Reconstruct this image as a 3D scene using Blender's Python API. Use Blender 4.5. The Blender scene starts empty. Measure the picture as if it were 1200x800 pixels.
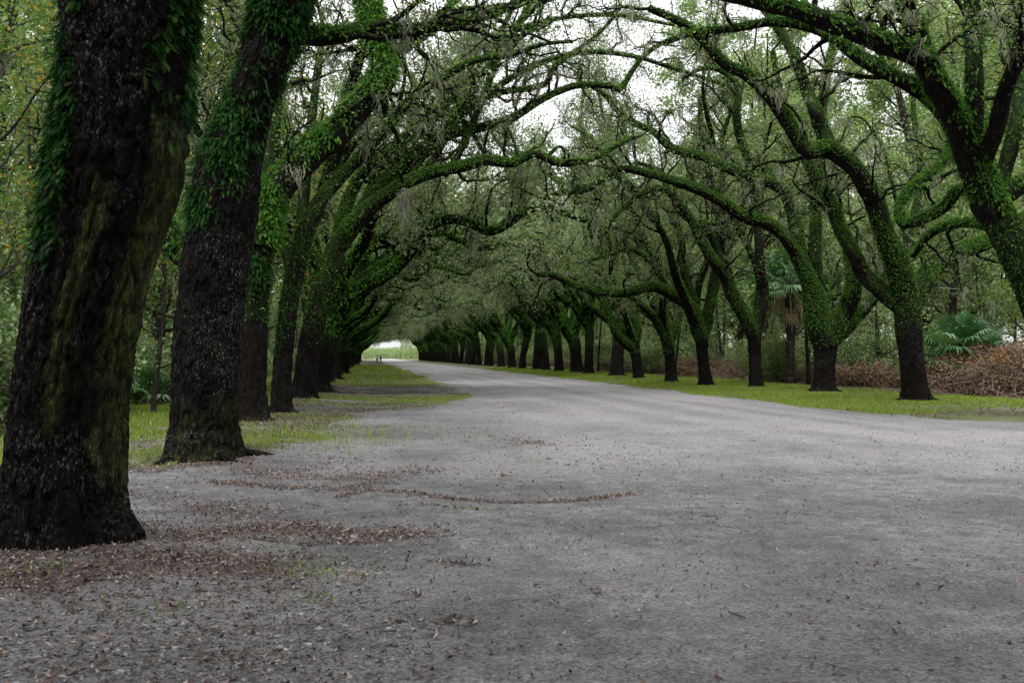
import bpy, math, random
import numpy as np
from mathutils import Vector

# ------------------------------------------------------------------ scene, camera, light
scn = bpy.context.scene
COL = scn.collection
R = math.radians
F = 1200 * 35 / 36.0                       # focal length in pixels of the 1200 px wide photograph
YAW = math.atan(170 / F)
PITCH = math.atan(17 / F)
EYE = np.array([0.0, 0.0, 1.5])
cam_d = bpy.data.cameras.new('camera')
cam = bpy.data.objects.new('camera', cam_d)
COL.objects.link(cam)
cam_d.lens = 35
cam_d.sensor_width = 36
cam_d.clip_start = 0.05
cam_d.clip_end = 4000
cam.location = EYE
cam.rotation_euler = (math.pi / 2 + PITCH, 0, -YAW)
scn.camera = cam

world = bpy.data.worlds.new('World')
scn.world = world
world.use_nodes = True
nt = world.node_tree
nt.nodes.clear()
sky = nt.nodes.new('ShaderNodeTexSky')
sky.sky_type = 'NISHITA'
sky.sun_disc = False
sky.sun_elevation = R(62)
sky.sun_rotation = R(165)
sky.air_density = 1.0
sky.dust_density = 4.0
cl = nt.nodes.new('ShaderNodeMix')          # an overcast: the blue sky mostly hidden by a pale cloud layer
cl.data_type = 'RGBA'
cl.inputs[0].default_value = 0.9
cl.inputs[7].default_value = (9.7, 9.65, 9.7, 1)
bg = nt.nodes.new('ShaderNodeBackground')
bg.inputs[1].default_value = 0.09
wo = nt.nodes.new('ShaderNodeOutputWorld')
wtc = nt.nodes.new('ShaderNodeTexCoord')       # cloud deck: brightest overhead, dimmer to the horizon, soft billows
wsx = nt.nodes.new('ShaderNodeSeparateXYZ')
wma = nt.nodes.new('ShaderNodeMath'); wma.operation = 'MULTIPLY_ADD'; wma.inputs[1].default_value = .80; wma.inputs[2].default_value = .38; wma.use_clamp = False
wno = nt.nodes.new('ShaderNodeTexNoise'); wno.inputs['Scale'].default_value = 5; wno.inputs['Detail'].default_value = 4
wmr = nt.nodes.new('ShaderNodeMapRange'); wmr.inputs[1].default_value = .3; wmr.inputs[2].default_value = .7; wmr.inputs[3].default_value = .82; wmr.inputs[4].default_value = 1.2
wml = nt.nodes.new('ShaderNodeMath'); wml.operation = 'MULTIPLY'
wmc = nt.nodes.new('ShaderNodeMix'); wmc.data_type = 'RGBA'; wmc.blend_type = 'MULTIPLY'; wmc.inputs[0].default_value = 1
wmc.inputs[6].default_value = (11.4, 11.3, 11.5, 1)
nt.links.new(wtc.outputs['Generated'], wsx.inputs[0]); nt.links.new(wtc.outputs['Generated'], wno.inputs['Vector'])
nt.links.new(wsx.outputs['Z'], wma.inputs[0]); nt.links.new(wno.outputs[0], wmr.inputs[0])
nt.links.new(wma.outputs[0], wml.inputs[0]); nt.links.new(wmr.outputs[0], wml.inputs[1])
nt.links.new(wml.outputs[0], wmc.inputs[7]); nt.links.new(wmc.outputs[2], cl.inputs[7])
nt.links.new(sky.outputs[0], cl.inputs[6])
nt.links.new(cl.outputs[2], bg.inputs[0])
nt.links.new(bg.outputs[0], wo.inputs[0])

sl = bpy.data.lights.new('sun', 'SUN')
sl.energy = 1.5
sl.angle = R(35)
sl.color = (1.0, 0.97, 0.93)
sun = bpy.data.objects.new('sun', sl)
COL.objects.link(sun)
sun.rotation_euler = (R(28), 0, R(-15))      # high, from behind the camera

vs = scn.view_settings
scn.display_settings.display_device = 'sRGB'
vs.view_transform = 'Standard'
vs.look = 'None'
vs.gamma = 1
vs.use_curve_mapping = False
vs.exposure = 1.3
scn.cycles.max_bounces = 5
scn.cycles.diffuse_bounces = 3
scn.cycles.glossy_bounces = 1
scn.cycles.transmission_bounces = 3
scn.cycles.use_denoising = True

# ------------------------------------------------------------------ maths helpers
cy_, sy_ = math.cos(YAW), math.sin(YAW)
cp_, sp_ = math.cos(PITCH), math.sin(PITCH)
FWD = np.array([sy_ * cp_, cy_ * cp_, sp_])
RGT = np.array([cy_, -sy_, 0.0])
UPV = np.cross(RGT, FWD)


def ray(px, py):
    return FWD + RGT * (px - 600) / F + UPV * (400 - py) / F


def onground(px, py, z=0.0):
    d = ray(px, py)
    return EYE + d * ((z - EYE[2]) / d[2])


def at(px, py, Y):
    d = ray(px, py)
    return EYE + d * (Y / d[1])


def scale_at(p):
    return F / float(np.dot(np.asarray(p) - EYE, FWD))


def project(p):
    v = np.asarray(p, float) - EYE
    d = float(np.dot(v, FWD))
    return 600 + F * float(np.dot(v, RGT)) / d, 400 - F * float(np.dot(v, UPV)) / d, d


def nrm(v):
    v = np.asarray(v, float)
    return v / np.maximum(np.linalg.norm(v, axis=-1, keepdims=True), 1e-9)


def _hash(i, j, s):
    n = (i * 374761393 + j * 668265263 + s * 1274126177) & 0x7fffffff
    n = ((n ^ (n >> 13)) * 1103515245) & 0x7fffffff
    return ((n ^ (n >> 16)) & 0xffff) / 65535.0


def vnoise(x, y, s=0):
    x = np.asarray(x, float); y = np.asarray(y, float)
    i = np.floor(x).astype(np.int64); j = np.floor(y).astype(np.int64)
    u = x - i; v = y - j
    u = u * u * (3 - 2 * u); v = v * v * (3 - 2 * v)
    return ((_hash(i, j, s) * (1 - u) + _hash(i + 1, j, s) * u) * (1 - v)
            + (_hash(i, j + 1, s) * (1 - u) + _hash(i + 1, j + 1, s) * u) * v)


def fbm(x, y, s=0, o=4):
    t = 0; a = 0.5; n = 0
    for k in range(o):
        t = t + a * vnoise(x * 2 ** k, y * 2 ** k, s + k * 17)
        n += a; a *= 0.5
    return t / n


def sstep(a, b, x):
    t = np.clip((x - a) / (b - a), 0, 1)
    return t * t * (3 - 2 * t)


def catmull(P, n):
    P = np.asarray(P, float)
    if len(P) == 2:
        t = np.linspace(0, 1, n)[:, None]
        return P[0] * (1 - t) + P[1] * t
    Q = np.vstack([2 * P[0] - P[1], P, 2 * P[-1] - P[-2]])
    L = np.concatenate([[0], np.cumsum(np.linalg.norm(np.diff(P[:, :3], axis=0), axis=1))])
    s = np.linspace(0, L[-1], n)
    k = np.clip(np.searchsorted(L, s, side='right') - 1, 0, len(P) - 2)
    t = ((s - L[k]) / np.maximum(L[k + 1] - L[k], 1e-9))[:, None]
    a, b, c, d = Q[k], Q[k + 1], Q[k + 2], Q[k + 3]
    return 0.5 * (2 * b + (c - a) * t + (2 * a - 5 * b + 4 * c - d) * t ** 2 + (3 * b - a - 3 * c + d) * t ** 3)


# ------------------------------------------------------------------ mesh accumulator
class Acc:
    def __init__(s):
        s.v = []; s.q = []; s.t = []; s.n = 0; s.rnd = []; s.moss = []; s.suv = []

    def add(s, v, q=None, t=None, rnd=None, moss=None, suv=None):
        v = np.asarray(v, np.float32).reshape(-1, 3)
        k = len(v)
        if k == 0:
            return
        s.v.append(v)
        if q is not None and len(q): s.q.append(np.asarray(q, np.int32).reshape(-1, 4) + s.n)
        if t is not None and len(t): s.t.append(np.asarray(t, np.int32).reshape(-1, 3) + s.n)
        s.rnd.append(np.broadcast_to(np.asarray(0.5 if rnd is None else rnd, np.float32), (k,)))
        s.moss.append(np.broadcast_to(np.asarray(0.0 if moss is None else moss, np.float32), (k,)))
        s.suv.append(v if suv is None else np.asarray(suv, np.float32).reshape(-1, 3))
        s.n += k

    def mesh(s, name, mat, smooth=True):
        me = bpy.data.meshes.new(name)
        if s.n == 0:
            return me
        v = np.concatenate(s.v)
        q = np.concatenate(s.q) if s.q else np.zeros((0, 4), np.int32)
        t = np.concatenate(s.t) if s.t else np.zeros((0, 3), np.int32)
        me.vertices.add(len(v))
        me.vertices.foreach_set('co', v.ravel())
        loops = np.concatenate([q.ravel(), t.ravel()]).astype(np.int32)
        me.loops.add(len(loops))
        me.loops.foreach_set('vertex_index', loops)
        st = np.concatenate([np.arange(len(q)) * 4, len(q) * 4 + np.arange(len(t)) * 3]).astype(np.int32)
        me.polygons.add(len(st))
        me.polygons.foreach_set('loop_start', st)
        me.polygons.foreach_set('use_smooth', np.full(len(st), smooth))
        for nm, arr in (('rnd', s.rnd), ('moss', s.moss)):
            a = me.attributes.new(nm, 'FLOAT', 'POINT')
            a.data.foreach_set('value', np.concatenate(arr).astype(np.float32))
        a = me.attributes.new('suv', 'FLOAT_VECTOR', 'POINT')
        a.data.foreach_set('vector', np.concatenate(s.suv).astype(np.float32).ravel())
        me.update(calc_edges=True)
        if mat: me.materials.append(mat)
        return me


def link(name, data, parent=None, loc=None):
    o = bpy.data.objects.new(name, data)
    COL.objects.link(o)
    if parent: o.parent = parent
    if loc is not None: o.location = loc
    return o


def tag(o, label, cat, group=None, kind=None):
    if label: o['label'] = label
    if cat: o['category'] = cat
    if group: o['group'] = group
    if kind: o['kind'] = kind
    return o


def dup(root, loc, rz=0, sc=1.0, name=None):
    r = root.copy(); COL.objects.link(r)
    r.location = loc; r.rotation_euler = (0, 0, rz)
    r.scale = (sc, sc, sc) if not hasattr(sc, '__len__') else sc
    for ch in list(root.children):
        c = ch.copy(); COL.objects.link(c); c.parent = r
        for g in ch.children:
            d = g.copy(); COL.objects.link(d); d.parent = c
    return r


# ------------------------------------------------------------------ tubes, leaves, fronds, moss
def tubes(acc, P, Rr, sides=5, moss=0.0, bump=0.0, seed=0, flare=None, bark=0.0):
    """P [M,n,3], Rr [M,n]"""
    P = np.asarray(P, float); Rr = np.asarray(Rr, float)
    M, n, _ = P.shape
    T = nrm(np.gradient(P, axis=1))
    mt = np.abs(T).mean(axis=1)
    ref = np.eye(3)[np.argmin(mt, axis=1)][:, None, :].repeat(n, 1)
    N = nrm(np.cross(T, ref)); B = np.cross(T, N)
    th = np.linspace(0, 2 * np.pi, sides, endpoint=False)
    c = np.cos(th)[None, None, :, None]; s_ = np.sin(th)[None, None, :, None]
    nor = N[:, :, None] * c + B[:, :, None] * s_
    seg = np.linalg.norm(np.diff(P, axis=1), axis=2)
    s = np.concatenate([np.zeros((M, 1)), np.cumsum(seg, axis=1)], axis=1)
    rr = Rr[:, :, None] * np.ones((1, 1, sides))
    if bump:
        a = th[None, None, :] * 1.0
        ss = s[:, :, None]
        rr = rr * (1 + bump * ((fbm(np.cos(a) * 1.6 + 7, np.sin(a) * 1.6 + ss * 0.8, seed, 3) - 0.5) * 2
                               + 0.35 * (fbm(np.cos(a) * 5 + 7, np.sin(a) * 5 + ss * 4.0, seed + 5, 3) - 0.5) * 2))
    if flare is not None:
        h = P[:, :, 2:3] - flare[0]
        k = np.exp(-np.maximum(h, 0) / flare[1])
        lob = 1 + flare[3] * np.cos(th[None, None, :] * flare[4] + flare[5]) + 0.6 * flare[3] * np.cos(th[None, None, :] * (flare[4] + 3) + 2 * flare[5])
        rr = rr * (1 + flare[2] * k * lob)
    if bark:
        arc = th[None, None, :] * Rr.mean()
        per = 2 * np.pi * Rr.mean()

        def furrow(u):
            w_ = .5 * fbm(u * 4, s[:, :, None] * 3, seed + 9, 2)
            g = np.abs(fbm(u * 13 + w_ * 2, s[:, :, None] * 4.2 + w_, seed + 11, 3) - .5) * 2
            g2 = fbm(u * 40, s[:, :, None] * 16, seed + 12, 2)
            return sstep(0, .32, g) * .8 + .35 * g2
        w = sstep(.85, 1.0, th / (2 * np.pi) + 0 * arc)
        rr = rr + bark * ((1 - w) * furrow(arc) + w * furrow(arc - per) - .6)
    V = P[:, :, None] + nor * rr[..., None]
    i = np.arange(n - 1)[:, None] * sides; j = np.arange(sides)[None]
    j2 = (j + 1) % sides
    q = np.stack([i + j, i + j2, i + sides + j2, i + sides + j], -1).reshape(-1, 4)
    q = (q[None] + (np.arange(M) * n * sides)[:, None, None]).reshape(-1, 4)
    suv = np.stack([np.broadcast_to(np.cos(th)[None, None], rr.shape) * rr, np.broadcast_to(np.sin(th)[None, None], rr.shape) * rr,
                    np.broadcast_to(s[:, :, None], rr.shape) + np.arange(M)[:, None, None] * 3.7 + seed], -1)
    if np.isscalar(moss):
        up = sstep(-0.35, 0.45, nor[..., 2]) * moss
    else:
        up = sstep(-0.35, 0.45, nor[..., 2]) * np.asarray(moss).reshape(-1, 1, 1)
    acc.add(V.reshape(-1, 3), q=q, suv=suv.reshape(-1, 3), moss=up.ravel(), rnd=np.random.RandomState(seed).rand())
    return V, nor


def leaves(acc, rs, C, size, asp=0.5, flat=0.0, rnd=None):
    """diamond-shaped leaves at C"""
    C = np.asarray(C, float); N = len(C)
    if N == 0: return
    a = nrm(rs.normal(size=(N, 3)) * [1, 1, 1 - flat])
    b = nrm(np.cross(a, rs.normal(size=(N, 3)) + [0, 0, flat * 3]))
    s = size * rs.uniform(0.6, 1.25, (N, 1))
    V = np.stack([C - a * s * .5, C + b * s * asp * .5 + a * s * 0.05, C + a * s * .5, C - b * s * asp * .5 + a * s * 0.05], 1)
    q = np.arange(N * 4).reshape(N, 4)
    r = rs.rand(N) if rnd is None else rnd
    acc.add(V.reshape(-1, 3), q=q, rnd=np.repeat(r, 4))


def fronds(acc, rs, C, Nn, L, wid, droop=0.9, spread=0.6):
    C = np.asarray(C, float); N = len(C)
    if N == 0: return
    L = L * rs.uniform(0.6, 1.3, (N, 1))
    d = nrm(Nn + rs.normal(size=(N, 3)) * spread)
    side = nrm(np.cross(d, rs.normal(size=(N, 3)) * 0.5 + [0, 0, 1])) * wid
    m = C + d * L * .5
    tp = m + nrm(d + [0, 0, -droop]) * L * .5
    C0 = C - d * 0.02
    V = np.stack([C0 - side * .35, C0 + side * .35, m + side * .5, m - side * .5, tp], 1)
    b = (np.arange(N) * 5)[:, None]
    acc.add(V.reshape(-1, 3), q=b + [0, 1, 2, 3], t=b + [3, 2, 4], rnd=np.repeat(rs.rand(N), 5))


def fronds_pinnate(acc, rs, C, Nn, L, wid, droop=0.9, spread=0.6):
    """fronds with a curved midrib and seven pairs of narrow leaflets"""
    C = np.asarray(C, float); N = len(C)
    if N == 0: return
    L = L * rs.uniform(0.45, 1.5, (N, 1))
    d = nrm(Nn + rs.normal(size=(N, 3)) * spread)
    side = nrm(np.cross(d, rs.normal(size=(N, 3)) * 0.5 + [0, 0, 1]))
    K = 7
    dr = droop * rs.uniform(.5, 1.5, (N, 1))
    p = C - d * .02; seg = L / K
    pts = [p]
    for k in range(K):
        p = p + nrm(d + np.array([0, 0, -1.0]) * dr * (k / K) * 1.6) * seg
        pts.append(p)
    r = rs.rand(N)
    for k in range(1, K + 1):
        o = pts[k]; t_ = nrm(pts[k] - pts[k - 1])
        w = wid * math.sin(math.pi * (k / (K + 1.5)) ** .7)
        for sg in (-1, 1):
            tip = o + side * sg * w * 1.5 + t_ * w * .7 - np.array([0, 0, .25]) * w
            V = np.stack([o - t_ * seg * .42, o + t_ * seg * .42, tip], 1)
            acc.add(V.reshape(-1, 3), t=np.arange(N * 3).reshape(N, 3), rnd=np.repeat(np.clip(r * .86 + .012 * k, 0, 1), 3))


def fern_on(acc, rs, V, nor, dens, L, wid, lo=-0.25, mask=None, droop=0.9, pin=False, spread=.6):
    """fern fronds rooted on the upper side of a tube (V, nor from tubes) """
    n = V.shape[1]; sides = V.shape[2]
    for m in range(V.shape[0]):
        A = V[m]; nn = nor[m]
        ring = np.linalg.norm(A - np.roll(A, -1, axis=1), axis=2).sum(1)
        seg = np.linalg.norm(np.diff(A.mean(1), axis=0), axis=1)
        area = 0.5 * (ring[1:] + ring[:-1]) * seg
        tot = area.sum()
        N = int(tot * dens)
        if N < 1: continue
        i = rs.choice(n - 1, N, p=area / tot); j = rs.randint(0, sides, N)
        u = rs.rand(N, 1); w = rs.rand(N, 1); j2 = (j + 1) % sides
        p = (A[i, j] * (1 - w) + A[i, j2] * w) * (1 - u) + (A[i + 1, j] * (1 - w) + A[i + 1, j2] * w) * u
        q = nrm(nn[i, j] + nn[i, j2])
        keep = rs.rand(N) < sstep(lo, lo + 0.5, q[:, 2])
        keep &= rs.rand(N) < sstep(0.33, 0.5, fbm(p[:, 0] * 1.9 + p[:, 2] * 1.5, p[:, 1] * 1.9 + p[:, 2] * .4, 91, 4)) + .12 + .35 * sstep(.5, .9, q[:, 2])
        if mask is not None: keep &= mask(p, q)
        (fronds_pinnate if pin else fronds)(acc, rs, p[keep], q[keep], L, wid, droop, spread)


def moss_strands(acc, rs, C, n_per, L, wid=0.012, spread=0.16):
    """grey hanging beards: tangled tapering tufts of thin wavy ribbons below the points C"""
    C0 = np.asarray(C, float); M = len(C0)
    if M == 0: return
    C = np.repeat(C0, n_per, axis=0); N = len(C)
    Lc = np.repeat(rs.uniform(0.25, 1.0, M) ** 1.8, n_per) * L
    off0 = rs.normal(size=(N, 3)) * [spread, spread, spread * .25]
    rad = np.linalg.norm(off0[:, :2], axis=1) / spread
    l = (Lc * np.exp(-rad * .7) * rs.uniform(0.5, 1.15, N) + .06)[:, None]
    p = C + off0
    a = rs.uniform(0, np.pi, N)
    side = np.stack([np.cos(a), np.sin(a), 0 * a], 1)
    k = 7
    w = np.array([.5, 1.2, .9, 1.1, .7, .6, .1]) * wid
    u = np.linspace(0, 1, k)[None, :, None]
    off = np.cumsum(rs.normal(size=(N, k, 3)) * [0.03, 0.03, 0.008], axis=1) * (0.5 + l[:, None]) - off0[:, None] * [.75, .75, 0] * u
    drift = np.repeat(rs.normal(size=(M, 3)) * [.10, .10, 0], n_per, axis=0)[:, None] * u ** 1.5 * l[:, None]
    pts = p[:, None] + off + drift + np.array([0, 0, -1.0]) * (u * l[:, None])
    V = np.stack([pts - side[:, None] * w[None, :, None], pts + side[:, None] * w[None, :, None]], 2).reshape(-1, 3)
    b = (np.arange(N) * k * 2)[:, None, None]; i = np.arange(k - 1)[None, :, None] * 2
    q = (b + i + np.array([0, 1, 3, 2])[None, None]).reshape(-1, 4)
    acc.add(V, q=q, rnd=np.repeat(rs.rand(N), k * 2))


def wander(rs, p0, d0, L, n, wig=0.25, pull=(0, 0, 0)):
    """a crooked path: n points"""
    M = len(p0)
    d = nrm(d0); p = np.array(p0, float)
    out = [p.copy()]
    st = (np.asarray(L) / (n - 1)).reshape(-1, 1)
    pl = np.asarray(pull, float)
    for k in range(n - 1):
        d = nrm(d + rs.normal(size=(M, 3)) * wig + pl)
        p = p + d * st
        out.append(p.copy())
    return np.stack(out, 1)


def branchlets(rs, P, Rr, tub, leafpts, mosspts, dens=1.0, L2=(1.4, 3.0), t0=0.25, twL=(0.5, 1.2), upb=0.3, lvl_r=0.07, mossy=0.6, twigs_per=6, leaf_n=30, lspread=.16):
    """secondary branches and twigs along one limb, fills the tube accumulator and collects leaf points"""
    L = np.linalg.norm(np.diff(P, axis=0), axis=1).sum()
    n2 = max(2, int(L * (1 - t0) * dens * 1.5))
    t = np.sort(rs.uniform(t0, 1.0, n2)); t[-1] = 1.0
    idx = t * (len(P) - 1); i = np.minimum(idx.astype(int), len(P) - 2); f = (idx - i)[:, None]
    p0 = P[i] * (1 - f) + P[i + 1] * f
    T = nrm(P[i + 1] - P[i])
    rr = np.interp(idx, np.arange(len(P)), Rr)
    perp = nrm(np.cross(T, rs.normal(size=(n2, 3))))
    d0 = nrm(T * rs.uniform(.3, .9, (n2, 1)) + perp * rs.uniform(.5, 1, (n2, 1)) + [0, 0, upb])
    l2 = rs.uniform(L2[0], L2[1], n2) * (1.15 - 0.45 * t)
    n = 9
    S = wander(rs, p0, d0, l2, n, 0.30, (0, 0, 0.03))
    r0 = np.minimum(rr * 0.55, lvl_r)
    SR = r0[:, None] * np.linspace(1, 0.28, n)[None]
    V, nr_ = tubes(tub, S, SR, 5, moss=mossy, seed=rs.randint(9999))
    if twigs_per <= 0: return V, nr_
    # twigs
    m = n2 * twigs_per
    k = np.repeat(np.arange(n2), twigs_per)
    tt = rs.uniform(0.25, 1.0, m) * (n - 1)
    ii = np.minimum(tt.astype(int), n - 2); ff = (tt - ii)[:, None]
    q0 = S[k, ii] * (1 - ff) + S[k, ii + 1] * ff
    T2 = nrm(S[k, ii + 1] - S[k, ii])
    d2 = nrm(T2 * 0.6 + nrm(np.cross(T2, rs.normal(size=(m, 3)))) * 0.9 + [0, 0, 0.15])
    W = wander(rs, q0, d2, rs.uniform(twL[0], twL[1], m), 6, 0.35, (0, 0, -0.02))
    WR = np.minimum(r0[k] * 0.45, 0.02)[:, None] * np.linspace(1, 0.35, 6)[None]
    tubes(tub, W, np.maximum(WR, 0.0035), 3, moss=mossy * .5, seed=rs.randint(9999))
    if leaf_n > 0:
        N = m * leaf_n
        a = rs.randint(0, m, N); b = 1 + rs.randint(0, 5, N)
        leafpts.append(W[a, b] + rs.normal(size=(N, 3)) * lspread + [0, 0, lspread * .7])
    sel = rs.rand(n2) < 0.75
    mosspts.append(S[sel, rs.randint(2, n - 1)])
    sel = rs.rand(m) < 0.22
    mosspts.append(W[sel, 3])
    return V, nr_


# ------------------------------------------------------------------ materials
def nodes(name):
    m = bpy.data.materials.new(name); m.use_nodes = True
    t = m.node_tree; t.nodes.clear()
    out = t.nodes.new('ShaderNodeOutputMaterial')
    return m, t, out


def N_(t, kind, **kw):
    n = t.nodes.new(kind)
    for k, v in kw.items(): setattr(n, k, v)
    return n


def ramp(t, fac, stops, interp='LINEAR'):
    r = N_(t, 'ShaderNodeValToRGB')
    r.color_ramp.interpolation = interp
    e = r.color_ramp.elements
    while len(e) < len(stops): e.new(0.5)
    for k, (p, c) in enumerate(stops):
        e[k].position = p; e[k].color = (*c, 1) if len(c) == 3 else c
    t.links.new(fac, r.inputs[0])
    return r.outputs[0]


def mixc(t, fac, a, b, mode='MIX'):
    m = N_(t, 'ShaderNodeMix', data_type='RGBA', blend_type=mode)
    for s, v in ((0, fac), (6, a), (7, b)):
        if hasattr(v, 'is_linked') or hasattr(v, 'links'): t.links.new(v, m.inputs[s])
        elif isinstance(v, (int, float)): m.inputs[s].default_value = v
        else: m.inputs[s].default_value = (*v, 1)
    return m.outputs[2]


def math_(t, op, a, b=None, c=None):
    m = N_(t, 'ShaderNodeMath', operation=op)
    for s, v in ((0, a), (1, b), (2, c)):
        if v is None: continue
        if isinstance(v, (int, float)): m.inputs[s].default_value = v
        else: t.links.new(v, m.inputs[s])
    return m.outputs[0]


def attr(t, name):
    a = N_(t, 'ShaderNodeAttribute'); a.attribute_name = name
    return a


def noise(t, vec, scale, detail=4, rough=0.6):
    n = N_(t, 'ShaderNodeTexNoise')
    n.inputs['Scale'].default_value = scale; n.inputs['Detail'].default_value = detail; n.inputs['Roughness'].default_value = rough
    if vec is not None: t.links.new(vec, n.inputs['Vector'])
    return n


def leaf_mat(name, stops, trans=0.3, rough=0.5, spec=0.35, objvar=0.25):
    m, t, out = nodes(name)
    a = attr(t, 'rnd')
    col = ramp(t, a.outputs['Fac'], stops)
    oi = N_(t, 'ShaderNodeObjectInfo')
    tc = N_(t, 'ShaderNodeTexCoord')
    nz = noise(t, tc.outputs['Object'], 0.7, 2)
    v = math_(t, 'ADD', math_(t, 'MULTIPLY', oi.outputs['Random'], objvar), math_(t, 'MULTIPLY', nz.outputs[0], 0.5))
    v = math_(t, 'ADD', v, 0.75 - objvar * .5)
    col = mixc(t, 1.0, col, v, 'MULTIPLY')
    p = N_(t, 'ShaderNodeBsdfPrincipled')
    p.inputs['Roughness'].default_value = rough
    p.inputs['Specular IOR Level'].default_value = spec
    t.links.new(col, p.inputs['Base Color'])
    tr = N_(t, 'ShaderNodeBsdfTranslucent')
    t.links.new(mixc(t, 1.0, col, (1.3, 1.35, 0.7), 'MULTIPLY'), tr.inputs[0])
    mx = N_(t, 'ShaderNodeMixShader'); mx.inputs[0].default_value = trans
    t.links.new(p.outputs[0], mx.inputs[1]); t.links.new(tr.outputs[0], mx.inputs[2])
    t.links.new(mx.outputs[0], out.inputs[0])
    return m


def bark_mat(name, dark, light, mossc, speck=0.5, vstretch=0.28, sc=1.0, mossbias=0.0, bump=0.9):
    m, t, out = nodes(name)
    a = attr(t, 'suv'); mo = attr(t, 'moss')
    mp = N_(t, 'ShaderNodeMapping'); mp.inputs['Scale'].default_value = (sc, sc, sc * vstretch)
    t.links.new(a.outputs['Vector'], mp.inputs[0])
    wz = noise(t, mp.outputs[0], 6, 3)
    wv = N_(t, 'ShaderNodeVectorMath', operation='MULTIPLY_ADD')
    t.links.new(wz.outputs['Color'], wv.inputs[0]); wv.inputs[1].default_value = (.3, .3, .3); t.links.new(mp.outputs[0], wv.inputs[2])
    vo = N_(t, 'ShaderNodeTexVoronoi', feature='DISTANCE_TO_EDGE'); vo.inputs['Scale'].default_value = 16
    t.links.new(wv.outputs[0], vo.inputs['Vector'])
    rn = noise(t, mp.outputs[0], 11, 5, 0.65)
    r1 = ramp(t, vo.outputs['Distance'], [(0.0, (0.15, 0.15, 0.15)), (0.25, (1, 1, 1))])
    r2 = ramp(t, rn.outputs[0], [(0.40, (0, 0, 0)), (0.60, (1, 1, 1))])
    ridge = math_(t, 'MULTIPLY', r1, r2)
    fine = noise(t, mp.outputs[0], 40, 6, 0.7)
    big = noise(t, a.outputs['Vector'], 1.3, 3)
    h = math_(t, 'ADD', math_(t, 'MULTIPLY', ridge, 0.7), math_(t, 'MULTIPLY', fine.outputs[0], 0.6))
    col = mixc(t, math_(t, 'MULTIPLY', ridge, fine.outputs[0]), dark, light)
    # lichen specks
    spm = N_(t, 'ShaderNodeMapping'); spm.inputs['Scale'].default_value = (1, 1, .55)
    t.links.new(a.outputs['Vector'], spm.inputs[0])
    sp = noise(t, spm.outputs[0], 46, 4, 0.6)
    sf = ramp(t, sp.outputs[0], [(0.545, (0, 0, 0)), (0.63, (1, 1, 1))])
    sf = math_(t, 'MULTIPLY', sf, math_(t, 'ADD', math_(t, 'MULTIPLY', ridge, .8), .2))
    sf = math_(t, 'MULTIPLY', math_(t, 'MULTIPLY', sf, ramp(t, big.outputs[0], [(0.42, (0, 0, 0)), (0.62, (1, 1, 1))])), speck)
    col = mixc(t, sf, col, (0.27, 0.28, 0.25))
    # moss
    mn = noise(t, a.outputs['Vector'], 3.5, 5, 0.65)
    mf = math_(t, 'ADD', math_(t, 'MULTIPLY', mo.outputs['Fac'], 1.3), math_(t, 'SUBTRACT', mn.outputs[0], 0.75 - mossbias))
    mf = ramp(t, mf, [(0.08, (0, 0, 0)), (0.45, (1, 1, 1))])
    mcol = mixc(t, fine.outputs[0], mossc, tuple(min(1, c * 2.2) for c in mossc))
    mf = math_(t, 'MULTIPLY', mf, math_(t, 'ADD', math_(t, 'MULTIPLY', ridge, 0.8), 0.15))
    st_ = N_(t, 'ShaderNodeMapping'); st_.inputs['Scale'].default_value = (9, 9, 0.8)
    t.links.new(a.outputs['Vector'], st_.inputs[0])
    sn = noise(t, st_.outputs[0], 1.0, 5, 0.7)
    mf = math_(t, 'MULTIPLY', mf, ramp(t, sn.outputs[0], [(0.36, (.15, .15, .15)), (0.62, (1, 1, 1))]))
    mcol = mixc(t, ramp(t, big.outputs[0], [(0.4, (0, 0, 0)), (0.65, (1, 1, 1))]), mcol, tuple(c * k for c, k in zip(mossc, (2.3, 2.0, 2.6))))
    col = mixc(t, math_(t, 'MULTIPLY', mf, 0.9), col, mcol)
    p = N_(t, 'ShaderNodeBsdfPrincipled')
    p.inputs['Roughness'].default_value = 0.95; p.inputs['Specular IOR Level'].default_value = 0.06
    t.links.new(col, p.inputs['Base Color'])
    b = N_(t, 'ShaderNodeBump'); b.inputs['Strength'].default_value = bump; b.inputs['Distance'].default_value = 0.03
    t.links.new(h, b.inputs['Height']); t.links.new(b.outputs[0], p.inputs['Normal'])
    t.links.new(p.outputs[0], out.inputs[0])
    return m


def plain(name, c1, c2, scale=8, rough=0.8, metallic=0.0):
    m, t, out = nodes(name)
    tc = N_(t, 'ShaderNodeTexCoord')
    n = noise(t, tc.outputs['Object'], scale, 4)
    p = N_(t, 'ShaderNodeBsdfPrincipled'); p.inputs['Roughness'].default_value = rough; p.inputs['Metallic'].default_value = metallic
    t.links.new(ramp(t, n.outputs[0], [(0.35, c1), (0.65, c2)]), p.inputs['Base Color'])
    t.links.new(p.outputs[0], out.inputs[0])
    return m


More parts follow.
